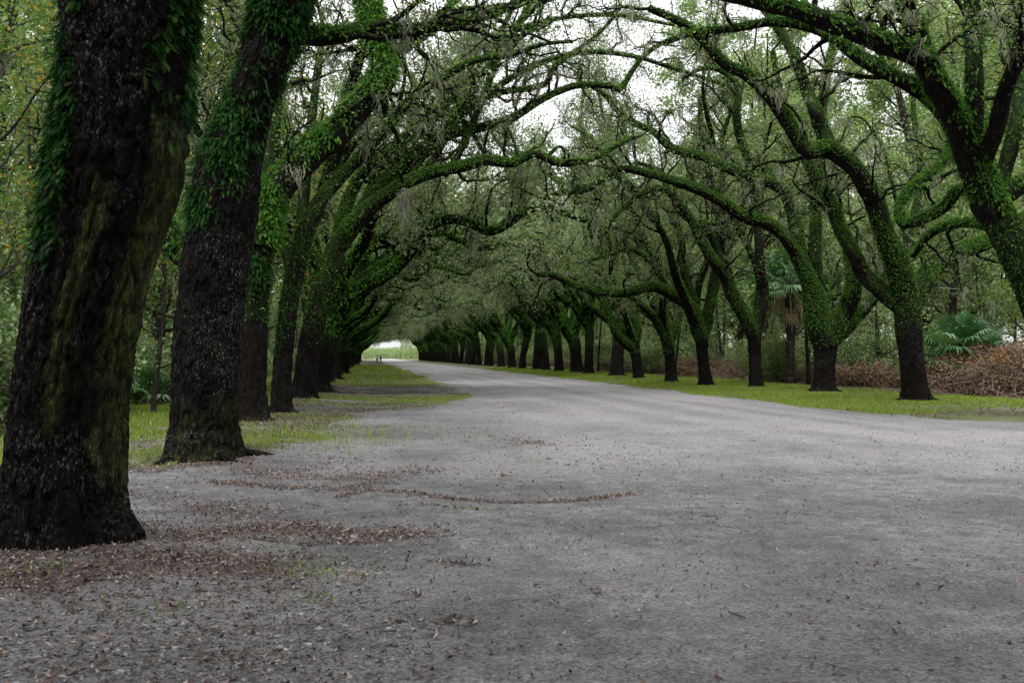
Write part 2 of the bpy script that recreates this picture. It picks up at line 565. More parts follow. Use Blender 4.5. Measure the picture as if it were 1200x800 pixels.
M_BARK = bark_mat('oak_bark', (0.004, 0.003, 0.0027), (0.030, 0.025, 0.020), (0.022, 0.058, 0.008), speck=.35, sc=1.4, vstretch=.35)
M_BARKN = bark_mat('old_oak_bark', (0.003, 0.0027, 0.0024), (0.028, 0.024, 0.020), (0.058, 0.080, 0.018), speck=0.75, sc=1.7, vstretch=.3, bump=1.0)
M_WOOD = bark_mat('woodland_bark', (0.02, 0.017, 0.014), (0.11, 0.095, 0.08), (0.05, 0.07, 0.025))
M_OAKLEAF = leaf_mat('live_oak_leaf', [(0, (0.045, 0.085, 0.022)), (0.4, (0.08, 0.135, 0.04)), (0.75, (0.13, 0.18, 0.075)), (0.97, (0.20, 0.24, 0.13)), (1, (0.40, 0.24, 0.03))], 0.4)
M_OAKFAR = leaf_mat('far_oak_leaf', [(0, (0.07, 0.12, 0.05)), (0.5, (0.15, 0.21, 0.10)), (1, (0.29, 0.34, 0.23))], 0.45)  # paler, greyer oak leaf with the distance haze put into its colour
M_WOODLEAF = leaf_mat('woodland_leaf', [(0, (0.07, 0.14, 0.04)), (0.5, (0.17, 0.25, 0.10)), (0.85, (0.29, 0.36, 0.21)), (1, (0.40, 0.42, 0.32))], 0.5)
M_YELLOW = leaf_mat('autumn_leaf', [(0, (0.05, 0.11, 0.025)), (0.80, (0.12, 0.19, 0.05)), (0.92, (0.26, 0.24, 0.04)), (1, (0.42, 0.20, 0.03))], 0.4)
M_SHRUB = leaf_mat('shrub_leaf', [(0, (0.035, 0.085, 0.02)), (0.6, (0.09, 0.16, 0.04)), (1, (0.22, 0.29, 0.16))], 0.3, rough=0.4)
M_BROWN = leaf_mat('dead_bracken', [(0, (0.06, 0.038, 0.028)), (0.5, (0.14, 0.088, 0.062)), (0.8, (0.24, 0.17, 0.12)), (0.88, (0.13, 0.15, 0.06)), (1, (0.40, 0.17, 0.05))], 0.15, rough=0.8)
M_FERN = leaf_mat('resurrection_fern', [(0, (0.016, 0.062, 0.010)), (0.5, (0.042, 0.140, 0.018)), (0.82, (0.10, 0.22, 0.03)), (0.97, (0.22, 0.29, 0.05)), (1, (0.16, 0.11, 0.05))], 0.3, rough=0.7, spec=0.08)
M_IVY = leaf_mat('shaded_trunk_fern', [(0, (0.004, 0.020, 0.005)), (0.5, (0.009, 0.046, 0.008)), (0.8, (0.022, 0.085, 0.014)), (0.86, (0.07, 0.12, 0.025)), (0.93, (0.05, 0.035, 0.018))], 0.2, rough=0.7, spec=0.06)  # darker copy of the fern, with the shade on the trunks put into its colour
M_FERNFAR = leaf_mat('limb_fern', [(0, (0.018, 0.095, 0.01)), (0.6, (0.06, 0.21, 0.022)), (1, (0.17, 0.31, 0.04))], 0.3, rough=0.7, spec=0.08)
M_MOSS = leaf_mat('spanish_moss', [(0, (0.10, 0.11, 0.085)), (0.6, (0.19, 0.20, 0.16)), (1, (0.28, 0.29, 0.24))], 0.3, rough=0.9, spec=0.1)
M_PALM = leaf_mat('palm_frond', [(0, (0.025, 0.085, 0.025)), (0.7, (0.06, 0.15, 0.05)), (1, (0.17, 0.27, 0.14))], 0.25, rough=0.4, spec=0.4)
M_DEADPALM = leaf_mat('dead_frond', [(0, (0.15, 0.11, 0.07)), (1, (0.34, 0.27, 0.19))], 0.2, rough=0.8)
M_GRASS = leaf_mat('grass_blade', [(0, (0.08, 0.16, 0.018)), (0.55, (0.17, 0.25, 0.03)), (0.88, (0.27, 0.31, 0.06)), (1, (0.36, 0.30, 0.15))], 0.35, rough=0.5)
M_LITTER = leaf_mat('fallen_leaf', [(0, (0.030, 0.021, 0.018)), (0.45, (0.085, 0.058, 0.048)), (0.8, (0.17, 0.125, 0.11)), (0.97, (0.32, 0.28, 0.26)), (1, (0.36, 0.17, 0.06))], 0.1, rough=0.75, objvar=0)
M_STONE = leaf_mat('gravel_stone', [(0, (0.04, 0.04, 0.042)), (0.8, (0.15, 0.15, 0.152)), (1, (0.27, 0.265, 0.26))], 0.0, rough=0.8, objvar=0)
M_TWIG = plain('dry_twig', (0.03, 0.02, 0.016), (0.09, 0.065, 0.05))
M_BRUSH = plain('brush_stick', (0.07, 0.045, 0.035), (0.22, 0.16, 0.12), 14)
M_POLE = plain('weathered_pole', (0.10, 0.075, 0.065), (0.20, 0.15, 0.13), 10)
M_CABLE = plain('cable_sheath', (0.5, 0.5, 0.5), (0.6, 0.6, 0.6))
M_CERAM = plain('insulator_glaze', (0.6, 0.6, 0.58), (0.75, 0.75, 0.72), rough=0.3)
M_SKIN = plain('skin', (0.40, 0.25, 0.18), (0.46, 0.30, 0.22))
M_HAIR = plain('hair', (0.03, 0.02, 0.015), (0.05, 0.035, 0.03))
M_TROUSER = plain('dark_trousers', (0.02, 0.02, 0.03), (0.035, 0.035, 0.045))
M_SHIRT = plain('pale_shirt', (0.45, 0.47, 0.48), (0.55, 0.56, 0.57))
M_JACKET = plain('grey_jacket', (0.16, 0.19, 0.19), (0.22, 0.25, 0.25))

# ------------------------------------------------------------------ ground and road
def road_left(y):            # left edge of the packed lane
    return np.interp(y, [-30, 6, 12, 18, 26, 31, 34, 40, 60, 100, 500], [-3.3, -3.0, -1.6, -0.5, 0.6, 2.6, 4.1, 4.5, 4.4, 4.3, 4.3])


def road_right(y):
    return np.interp(y, [-30, 10, 20, 24, 34, 60, 120, 500], [15.5, 15.0, 13.6, 12.9, 12.5, 12.9, 12.9, 12.9])


def road_dist(x, y):         # > 0 inside
    w = 0.55 * (fbm(x * .5, y * .35, 3, 4) - .5) * 2 + 0.25 * (fbm(x * 2.3, y * 1.7, 5, 3) - .5)
    d = np.minimum(x - road_left(y), road_right(y) - x) + w * 1.2
    # a bare drive leaving to the left between the first two oaks
    dr = 1.5 - np.abs(y - 11.6 + 0.25 * (x + 2)) + w * 0.8
    d = np.where(x < 0.5, np.maximum(d, np.where(x > -16, dr, -1)), d)
    return d


ARCS = [  # leaf drifts read off the ground: points (px, py), width in metres, amount
    ([(398, 583), (430, 574), (480, 578), (530, 586), (590, 589), (650, 588), (700, 583), (738, 578)], 0.11, 1.0),
    ([(500, 592), (540, 597), (575, 598)], 0.10, .5),
    ([(215, 640), (280, 628), (350, 622), (420, 630), (470, 628)], 0.36, .95),
    ([(300, 637), (360, 641), (430, 637), (470, 632)], 0.10, .9),
    ([(250, 565), (320, 570), (400, 573), (440, 566)], 0.22, .8),
    ([(285, 548), (340, 558), (410, 560), (480, 552)], 0.45, .5),
    ([(-40, 690), (60, 684), (140, 672), (220, 664), (290, 668)], 0.55, 1.0),
    ([(20, 740), (120, 720), (240, 700), (330, 690)], 0.5, .5),
    ([(600, 515), (640, 520)], 0.25, .45), ([(500, 657), (545, 661)], 0.06, .5),
    ([(520, 728), (535, 722)], 0.05, .8), ([(580, 556), (600, 558)], 0.08, .5),
    ([(605, 521), (625, 517), (642, 521)], 0.18, .6),
    ([(960, 468), (995, 468)], 0.5, .6), ([(500, 600), (575, 596)], 0.06, .4),
]
ARCW = [(np.array([onground(*p)[:2] for p in pts]), w, a) for pts, w, a in ARCS]


def seg_dist(x, y, pl):
    best = np.full(np.shape(x), 1e9)
    for a, b in zip(pl[:-1], pl[1:]):
        ab = b - a
        t = np.clip(((x - a[0]) * ab[0] + (y - a[1]) * ab[1]) / (ab @ ab), 0, 1)
        best = np.minimum(best, np.hypot(x - a[0] - t * ab[0], y - a[1] - t * ab[1]))
    return best


def litter_shade_amt(x, y):
    x = np.asarray(x, float); y = np.asarray(y, float)
    t = np.zeros(x.shape)
    nz = fbm(x * 2.5, y * 2.5, 23, 3)
    for pl, w, a in ARCW:
        near = (np.abs(x - pl[:, 0].mean()) < 6) & (np.abs(y - pl[:, 1].mean()) < 6)
        if near.any():
            d = seg_dist(x[near], y[near], pl)
            t[near] = np.maximum(t[near], a * np.exp(-(d / w) ** 2 * (0.5 + nz[near])))
    # under the left row
    row = np.exp(-((x + 2.3) / 1.5) ** 2) * (y > 4.5) * (0.75 * sstep(.35, .65, fbm(x * .9, y * .7, 31, 4)) + .12)
    row = row * (1 - 0.8 * np.exp(-((y - 11.6 + .25 * (x + 2)) / 1.1) ** 2))
    out = sstep(-0.2, -2.5, road_dist(x, y)) * sstep(.35, .6, fbm(x * .4, y * .4, 37, 4)) * 0.6
    for tx, ty, tr_ in [(-2.45, 8.0, .55), (-2.35, 14.8, .5), (-2.5, 21.8, .45), (-2.3, 25.5, .4)]:
        t = np.maximum(t, .95 * np.exp(-((np.hypot(x - tx, y - ty) - tr_) / .42) ** 2))
    shade_bed = .42 * sstep(1.3, -.8, x + .12 * (y - 4) + 1.5 * (fbm(x * 1.3, y * 1.3, 57, 4) - .5)) * sstep(8.5, 6.5, y + .5 * x)  # near-left shade put into the ground colour; some leaves scatter there too
    t = np.maximum(t, shade_bed)
    woods = np.maximum(sstep(19.0, 21.5, x), sstep(-6.5, -9.5, x) * sstep(14, 18, y)) * .85
    verge = (x > 12) * sstep(-.1, -.8, road_dist(x, y)) * .45 * sstep(.5, .62, fbm(x * .9, y * .4, 49, 4))
    verge = verge + (x < 8) * sstep(-0.1, -1.2, road_dist(x, y)) * sstep(13, 16, y) * (.25 + .5 * sstep(.4, .6, fbm(x * .5, y * 1.1, 39, 4)))
    return np.clip(np.maximum(np.maximum(t, row), np.maximum(np.maximum(out * .5, verge), woods)), 0, 1)


def grass_amt(x, y):
    x = np.asarray(x, float); y = np.asarray(y, float)
    rd = road_dist(x, y)
    edge = sstep(0.15, -0.9, rd)
    n1 = fbm(x * .35, y * .9, 41, 4); n2 = fbm(x * 1.7, y * 1.7, 43, 3)
    right = (x > 8) * edge * (0.5 + .5 * sstep(.36, .56, fbm(x * .8, y * .35, 47, 4))) * (1 - sstep(19.2, 21.5, x + 1.2 * (n2 - .5)))
    band = (np.exp(-((y - 35.0) / 3.0) ** 2) * 1.0 + np.exp(-((y - 31 - 0.3 * x) / 1.6) ** 2) * .3 + sstep(46, 52, y) * .75
            + np.exp(-((y - 24.3) / 2.0) ** 2) * .6 * (x < 0) + np.exp(-((y - 17.5) / 2.3) ** 2) * 1.0 * (x > -2.6)
            + np.exp(-((y - 29) / 2.2) ** 2) * .3)
    left = (x <= 8) * edge * np.clip(band, 0, 1) * sstep(.34, .50, n1 * .5 + n2 * .5) * (x > -2.9)
    behind = (x < -2.6) * edge * sstep(12.5, 15, y + .4 * (n2 - .5) * 4) * sstep(.34, .52, n1 * .6 + n2 * .4) * (1 - sstep(-8, -11, x)) * .95
    g = np.maximum(np.maximum(right, left), behind)
    g = np.where(y < 11, g * 0.15, g)
    return np.clip(g, 0, 1)


def height(x, y):
    x = np.asarray(x, float); y = np.asarray(y, float)
    far = np.exp(-np.maximum(np.abs(y) - 25, 0) / 60)
    h = 0.05 * (fbm(x * .22, y * .22, 61, 3) - .5) + 0.035 * (fbm(x * 1.1, y * .8, 67, 4) - .5) * far
    h = h + 0.022 * (fbm(x * 6, y * 5, 71, 4) - .5) * np.exp(-np.maximum(y, 0) / 15)
    for rc in (5.6, 7.3, 9.6, 11.2):
        h = h - 0.022 * np.exp(-((x - rc - 0.7 * (fbm(y * .06, y * 0 + rc, 73, 2) - .5) * 2) / .28) ** 2) * (.4 + fbm(x * .3, y * .25, 74, 3))
    h = h + 0.10 * np.exp(-((x + 2.3) / 1.3) ** 2) * np.maximum(sstep(14, 16, y), np.exp(-((y - 8.0) / 1.3) ** 2)) + 0.12 * sstep(13.5, 16.5, x)
    return h


def H(x, y):
    return float(height(np.array([x]), np.array([y]))[0])


xs = np.unique(np.concatenate([np.linspace(-1500, -100, 12), np.linspace(-100, -20, 20), np.linspace(-20, -6, 36), np.arange(-6, 7, 0.11),
                               np.arange(7, 23, 0.2), np.linspace(23, 60, 30), np.linspace(60, 1500, 24)]))
ys = np.unique(np.concatenate([np.linspace(-200, -20, 10), np.linspace(-20, 1, 30), np.arange(1, 18, 0.09), np.arange(18, 40, 0.2),
                               np.arange(40, 80, 0.6), np.linspace(80, 400, 120), np.linspace(400, 3000, 20)]))
XX, YY = np.meshgrid(xs, ys)
ZZ = height(XX, YY)
nx, ny = len(xs), len(ys)
VV = np.stack([XX, YY, ZZ], -1).reshape(-1, 3)
ii = np.arange(ny - 1)[:, None] * nx + np.arange(nx - 1)[None]
QQ = np.stack([ii, ii + 1, ii + nx + 1, ii + nx], -1).reshape(-1, 4)
cxm = 0.5 * (XX[:-1, :-1] + XX[1:, 1:]); cym = 0.5 * (YY[:-1, :-1] + YY[1:, 1:])
inroad = (road_dist(cxm, cym) > 0).ravel() & (cym.ravel() < 420)
G_ = grass_amt(XX, YY).ravel(); L_ = (litter_shade_amt(XX, YY) * (.68 + .32 * sstep(13, 20, YY))).ravel()
# wheel tracks: paler packed sand
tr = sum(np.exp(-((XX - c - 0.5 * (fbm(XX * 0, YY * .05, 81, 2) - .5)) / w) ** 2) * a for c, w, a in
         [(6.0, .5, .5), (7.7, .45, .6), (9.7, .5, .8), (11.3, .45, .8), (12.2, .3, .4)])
B_ = np.clip(.45 * sstep(8, 20, YY) * sstep(0, 4, XX) * (.6 + .8 * fbm(XX * .3, YY * .15, 85, 4)) + tr * .7 * sstep(8, 22, YY) + 0.45 * sstep(.45, .7, fbm(XX * .45, YY * .3, 83, 5)), 0, 1).ravel()  # first term lightens the lane past the foreground, brighter light put into the colour


def ground_mesh(name, sel, mat):
    q = QQ[sel]
    used, inv = np.unique(q, return_inverse=True)
    a = Acc(); a.add(VV[used], q=inv.reshape(-1, 4))
    me = a.mesh(name, mat)
    c = me.attributes.new('cover', 'FLOAT_COLOR', 'POINT')
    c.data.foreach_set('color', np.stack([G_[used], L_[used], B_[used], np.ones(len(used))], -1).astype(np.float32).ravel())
    return me


def ground_material():
    m, t, out = nodes('earth_and_turf')
    tc = N_(t, 'ShaderNodeTexCoord'); v = tc.outputs['Object']
    a = attr(t, 'cover')
    sp = N_(t, 'ShaderNodeSeparateColor'); t.links.new(a.outputs['Color'], sp.inputs[0])
    g, l, b = sp.outputs[0], sp.outputs[1], sp.outputs[2]
    n_big = noise(t, v, 0.5, 7, 0.68); n_mid = noise(t, v, 4.5, 6, 0.65); n_fine = noise(t, v, 38, 5, 0.75)
    mp = N_(t, 'ShaderNodeMapping'); mp.inputs['Scale'].default_value = (1, 0.7, 1)
    t.links.new(v, mp.inputs[0])
    n_str = noise(t, mp.outputs[0], 2.2, 5, 0.6)
    dirt = ramp(t, n_mid.outputs[0], [(0.30, (0.095, 0.095, 0.098)), (0.55, (0.175, 0.174, 0.179)), (0.75, (0.27, 0.268, 0.275))])
    dirt = mixc(t, ramp(t, n_big.outputs[0], [(0.44, (0, 0, 0)), (0.60, (.75, .75, .75))]), dirt, (0.078, 0.077, 0.079))
    dirt = mixc(t, ramp(t, n_str.outputs[0], [(0.50, (0, 0, 0)), (0.72, (.35, .35, .35))]), dirt, (0.27, 0.266, 0.268))
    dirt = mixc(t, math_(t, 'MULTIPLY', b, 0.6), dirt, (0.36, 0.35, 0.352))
    # grains and grit
    vo = N_(t, 'ShaderNodeTexVoronoi'); vo.inputs['Scale'].default_value = 55; t.links.new(v, vo.inputs['Vector'])
    grit = ramp(t, vo.outputs['Color'], [(0.0, (.35, .35, .36)), (0.5, (1, 1, 1)), (1.0, (1.6, 1.57, 1.55))])
    dirt = mixc(t, 0.75, dirt, grit, 'MULTIPLY')
    dk = ramp(t, n_fine.outputs[0], [(0.34, (0.25, 0.24, 0.24)), (0.48, (1, 1, 1))])
    dirt = mixc(t, 0.8, dirt, dk, 'MULTIPLY')
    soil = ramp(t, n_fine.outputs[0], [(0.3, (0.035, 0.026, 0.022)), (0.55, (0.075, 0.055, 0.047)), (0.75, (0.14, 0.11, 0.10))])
    turf = ramp(t, n_mid.outputs[0], [(0.3, (0.07, 0.055, 0.03)), (0.5, (0.095, 0.12, 0.022)), (0.7, (0.15, 0.17, 0.04))])
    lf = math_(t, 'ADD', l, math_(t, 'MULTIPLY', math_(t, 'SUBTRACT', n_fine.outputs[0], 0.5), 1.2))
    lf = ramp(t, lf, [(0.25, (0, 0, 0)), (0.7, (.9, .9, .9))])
    gf = math_(t, 'ADD', g, math_(t, 'MULTIPLY', math_(t, 'SUBTRACT', n_mid.outputs[0], 0.5), 0.8))
    gf = ramp(t, gf, [(0.25, (0, 0, 0)), (0.65, (.92, .92, .92))])
    col = mixc(t, gf, dirt, turf)
    col = mixc(t, lf, col, soil)  # soil tone, also carrying the near-left painted shade
    p = N_(t, 'ShaderNodeBsdfPrincipled'); p.inputs['Roughness'].default_value = 0.85; p.inputs['Specular IOR Level'].default_value = 0.3
    t.links.new(col, p.inputs['Base Color'])
    hh = math_(t, 'ADD', math_(t, 'MULTIPLY', n_fine.outputs[0], 0.5), math_(t, 'MULTIPLY', vo.outputs['Distance'], 0.6))
    hh = math_(t, 'ADD', hh, math_(t, 'MULTIPLY', n_mid.outputs[0], 1.2))
    bm = N_(t, 'ShaderNodeBump'); bm.inputs['Strength'].default_value = 1.0; bm.inputs['Distance'].default_value = 0.045
    t.links.new(hh, bm.inputs['Height']); t.links.new(bm.outputs[0], p.inputs['Normal'])
    t.links.new(p.outputs[0], out.inputs[0])
    return m


M_GROUND = ground_material()
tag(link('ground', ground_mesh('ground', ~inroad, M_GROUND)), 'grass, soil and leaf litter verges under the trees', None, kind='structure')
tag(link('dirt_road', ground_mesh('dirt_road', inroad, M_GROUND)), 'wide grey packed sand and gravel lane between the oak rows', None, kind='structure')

# ------------------------------------------------------------------ oaks
ORD = ['first', 'second', 'third', 'fourth', 'fifth', 'sixth', 'seventh', 'eighth', 'ninth', 'tenth', 'eleventh', 'twelfth', 'thirteenth',
       'fourteenth', 'fifteenth', 'sixteenth', 'seventeenth', 'eighteenth', 'nineteenth', 'twentieth']


def roots(acc, rs, r, near=False):
    """surface roots running out of the foot of a trunk and under the soil"""
    k = rs.randint(5, 8)
    for i in range(k):
        az = i * 6.283 / k + rs.uniform(-.35, .35)
        o = np.array([math.cos(az), math.sin(az), 0]); q = np.array([-o[1], o[0], 0]) * rs.uniform(-.35, .35)
        L = r * rs.uniform(1.5, 2.3)
        P = catmull(np.array([o * r * .6 + [0, 0, r * .8], o * r * .86 + [0, 0, r * .30], o * r * 1.25 + q * r * .3 + [0, 0, .02], o * L + q * r + [0, 0, -.07], o * L * 1.25 + q * r * 1.6 + [0, 0, -.2]]), 40 if near else 14)
        rr = np.interp(np.linspace(0, 1, len(P)), [0, .4, 1], [r * .34, r * .22, r * .07]) * rs.uniform(.7, 1.15) * (.75 if near else 1)
        tubes(acc, P[None], rr[None], 40 if near else 10, bump=.15, seed=rs.randint(999), bark=.018 if near else 0, moss=.25)


def px_path(pts, Y, dY, rs, sm=22, wob=0.25):
    """pixel path on a slanting sheet of depth: the limb leaves the trunk's plane by dY metres at its end"""
    n = len(pts)
    P = []
    for k, p in enumerate(pts):
        u = k / (n - 1)
        P.append(at(p[0], p[1], Y + dY * u ** 1.2 + wob * math.sin(u * 7 + rs.rand() * 2) * min(1, u * 3)))
    return catmull(np.array(P), sm)


def oak_traced(name, label, Y, trunk, tr_r, limbs, rs, group, up=(), crown=1.0, near=False, leaf=0.085, fern=260, flare=(0.22, 0.28), extra=(), Lf=0.13,
               trunkmask=None, mossn=40, sides=20, leaf_n=26, trunkfern=0.0, beards=()):
    """trunk [(px,py)..] with radii in px; limbs [(pts, r0px, r1px, dY)]"""
    base = at(trunk[0][0], trunk[0][1], Y)
    gz = H(base[0], base[1])
    org = np.array([base[0], base[1], gz])
    root = link(name, None, loc=org)
    tag(root, label, 'tree', group)
    loc = lambda P: np.asarray(P) - org
    leafm = M_OAKLEAF
    bark = M_BARKN if near else M_BARK
    # trunk
    n = 420 if near else 60
    TP = np.array([at(x, y, Y) for x, y in trunk])
    TR = np.array(tr_r, float) / scale_at(TP[0]) * (1.0 if near else .82 if trunk[0][0] > 600 else .88)
    TP[0, 2] = gz - 0.15
    full = catmull(np.hstack([TP, TR[:, None]]), n)
    a = Acc()
    full[-3:, 3] *= [.9, .6, .05]
    V, nr_ = tubes(a, loc(full[None, :, :3]), full[None, :, 3], 220 if near else 40, moss=0.0, bump=0.13, seed=rs.randint(999), bark=.042 if near else .045,
                   flare=(0.0, flare[1], flare[0], 0.5, rs.randint(3, 6), rs.rand() * 6))
    roots(a, rs, TR[0], near) if trunk[0][0] > 150 else None
    if not near:
        z_ = V.reshape(-1, 3)[:, 2]; q_ = V.reshape(-1, 3)
        a.moss[0] = (sstep(.9, 2.8, z_) * .45 * (.4 + fbm(q_[:, 0] * 2, z_ * 2 + q_[:, 1], 66, 3))).astype(np.float32)
        fa = Acc()
        fern_on(fa, rs, V, nr_, 420, .09, .03, lo=-2, mask=lambda p, q: rs.rand(len(p)) < .55 * sstep(1.6, 3.2, p[:, 2] + 1.6 * (fbm(p[:, 0] * 2 + 3, p[:, 2] + p[:, 1] * 2, 67, 3) - .5)) * .8)
        collar = fa
    if trunkmask is not None:     # green algae and moss on one flank of the trunk
        a.moss[0] = trunkmask(V.reshape(-1, 3), nr_.reshape(-1, 3)).astype(np.float32)
    trunk_o = link('trunk', a.mesh('trunk', bark), root)
    if not near and collar.n: link('fern_collar', collar.mesh('fern_collar', M_FERN, False), trunk_o)
    if trunkfern > 0:
        fa = Acc()
        fern_on(fa, rs, V, nr_, trunkfern * 1.5, Lf * 1.0, 0.019, lo=-2, droop=1.2, pin=True, spread=.85, mask=extra if callable(extra) else None)
        link('fern_cover', fa.mesh('fern_cover', M_IVY, False), trunk_o)
    pinl = Y < 24
    lp, mp_ = [], []
    for li, lb in enumerate(limbs):
        pts, r0, r1, dY = lb[:4]
        opt = lb[4] if len(lb) > 4 else {}
        e0, e1 = np.array(trunk[-2], float), np.array(trunk[-1], float)
        if not near and abs(pts[0][0] - e1[0]) + abs(pts[0][1] - e1[1]) < 60 and 'Y0' not in opt:
            q = e0 * .55 + e1 * .45
            if q[1] > pts[0][1] + 6: pts = [tuple(q)] + list(pts)
        P = px_path(pts, Y + opt.get('Y0', 0), dY, rs, sm=max(16, len(pts) * 4))
        s = scale_at(P[0])
        m = len(P)
        if 24 < Y < 36 and trunk[0][0] < 400: r0, r1 = r0 * .8, r1 * .75
        if trunk[0][0] > 600: r0, r1 = r0 * .88, r1 * .88
        rb = opt.get('rb', tr_r[-1] * (.92 if li == 0 and not near else 0))
        Rr = np.interp(np.linspace(0, 1, m), [0, 0.10, 0.2, 1], [max(r0 * 1.25, rb), max(r0 * 1.1, .6 * rb + .4 * r0), r0, r1]) / s
        Rr = Rr * (1 + 0.10 * (fbm(np.arange(m) * .9, np.zeros(m) + li, 7, 2) - .5) * 2)
        a = Acc()
        V, nr_ = tubes(a, loc(P[None]), Rr[None], 14 if not near else 18, moss=opt.get('moss', 1.0), bump=0.16, seed=rs.randint(999))
        bV = branchlets(rs, loc(P), Rr, a, lp, mp_, dens=opt.get('dens', 1.0), t0=opt.get('t0', 0.22), leaf_n=int(leaf_n * opt.get('leaf', 1.0)),
                        L2=opt.get('L2', (1.3, 3.0)), twigs_per=opt.get('tw', 6), lspread=.2)
        lo_ = link('limb', a.mesh('limb', bark), root)
        fa = Acc()
        if opt.get('fern', 1) > 0:
            fern_on(fa, rs, V, nr_, fern * (1.5 if pinl else 2.6) * opt.get('fern', 1), Lf * (.9 if pinl else .55), 0.022 if pinl else 0.024, lo=opt.get('lo', -0.6), pin=pinl, spread=.5,
                    mask=None if pinl else (lambda p, q, c0=V[0, 0].mean(0): rs.rand(len(p)) < .25 + .75 * sstep(.1, 1.9, np.linalg.norm(p - c0, axis=1) + 2.2 * (fbm(p[:, 0] * 2 + p[:, 1], p[:, 2] * 1.7, 68, 3) - .5))))
            fern_on(fa, rs, bV[0], bV[1], fern * .4 * opt.get('fern', 1), Lf * .7, 0.035, lo=-0.2)
            link('fern_cover', fa.mesh('fern_cover', M_FERN, False), lo_)
    # free limbs that fill the crown: start point px, direction, length, radius (m)
    for (sx, sy, d0, Lm, r0) in up:
        p0 = at(sx, sy, Y)
        P = wander(rs, [p0], [d0], [Lm], 12, 0.16, (0, 0, 0.04))[0]
        P = catmull(P, 26)
        Rr = np.interp(np.linspace(0, 1, 26), [0, 1], [r0, r0 * .3])
        a = Acc()
        V, nr_ = tubes(a, loc(P[None]), Rr[None], 12, moss=0.8, bump=0.14, seed=rs.randint(999))
        bV = branchlets(rs, loc(P), Rr, a, lp, mp_, dens=1.1, t0=0.3, leaf_n=int(leaf_n * crown), L2=(1.5, 3.2))
        lo_ = link('limb', a.mesh('limb', bark), root)
        fa = Acc()
        fern_on(fa, rs, V, nr_, fern * .6, Lf, 0.04)
        link('fern_cover', fa.mesh('fern_cover', M_FERN, False), lo_)
    if lp:
        a = Acc()
        leaves(a, rs, np.concatenate(lp), leaf, 0.5, 0.2)
        link('crown', a.mesh('crown', leafm, False), root)
    if mp_ and mossn:
        C = np.concatenate(mp_)
        C = C[rs.permutation(len(C))[:mossn]]
        a = Acc()
        for (bx, by, bl_) in beards:
            moss_strands(a, rs, np.repeat([loc(at(bx, by, Y - .6))], 3, 0) + rs.normal(size=(3, 3)) * .05, 14, bl_, wid=.010, spread=.07)
        moss_strands(a, rs, C, 20, .95, wid=.009, spread=.10)
        link('spanish_moss', a.mesh('spanish_moss', M_MOSS, False), root)
    return root


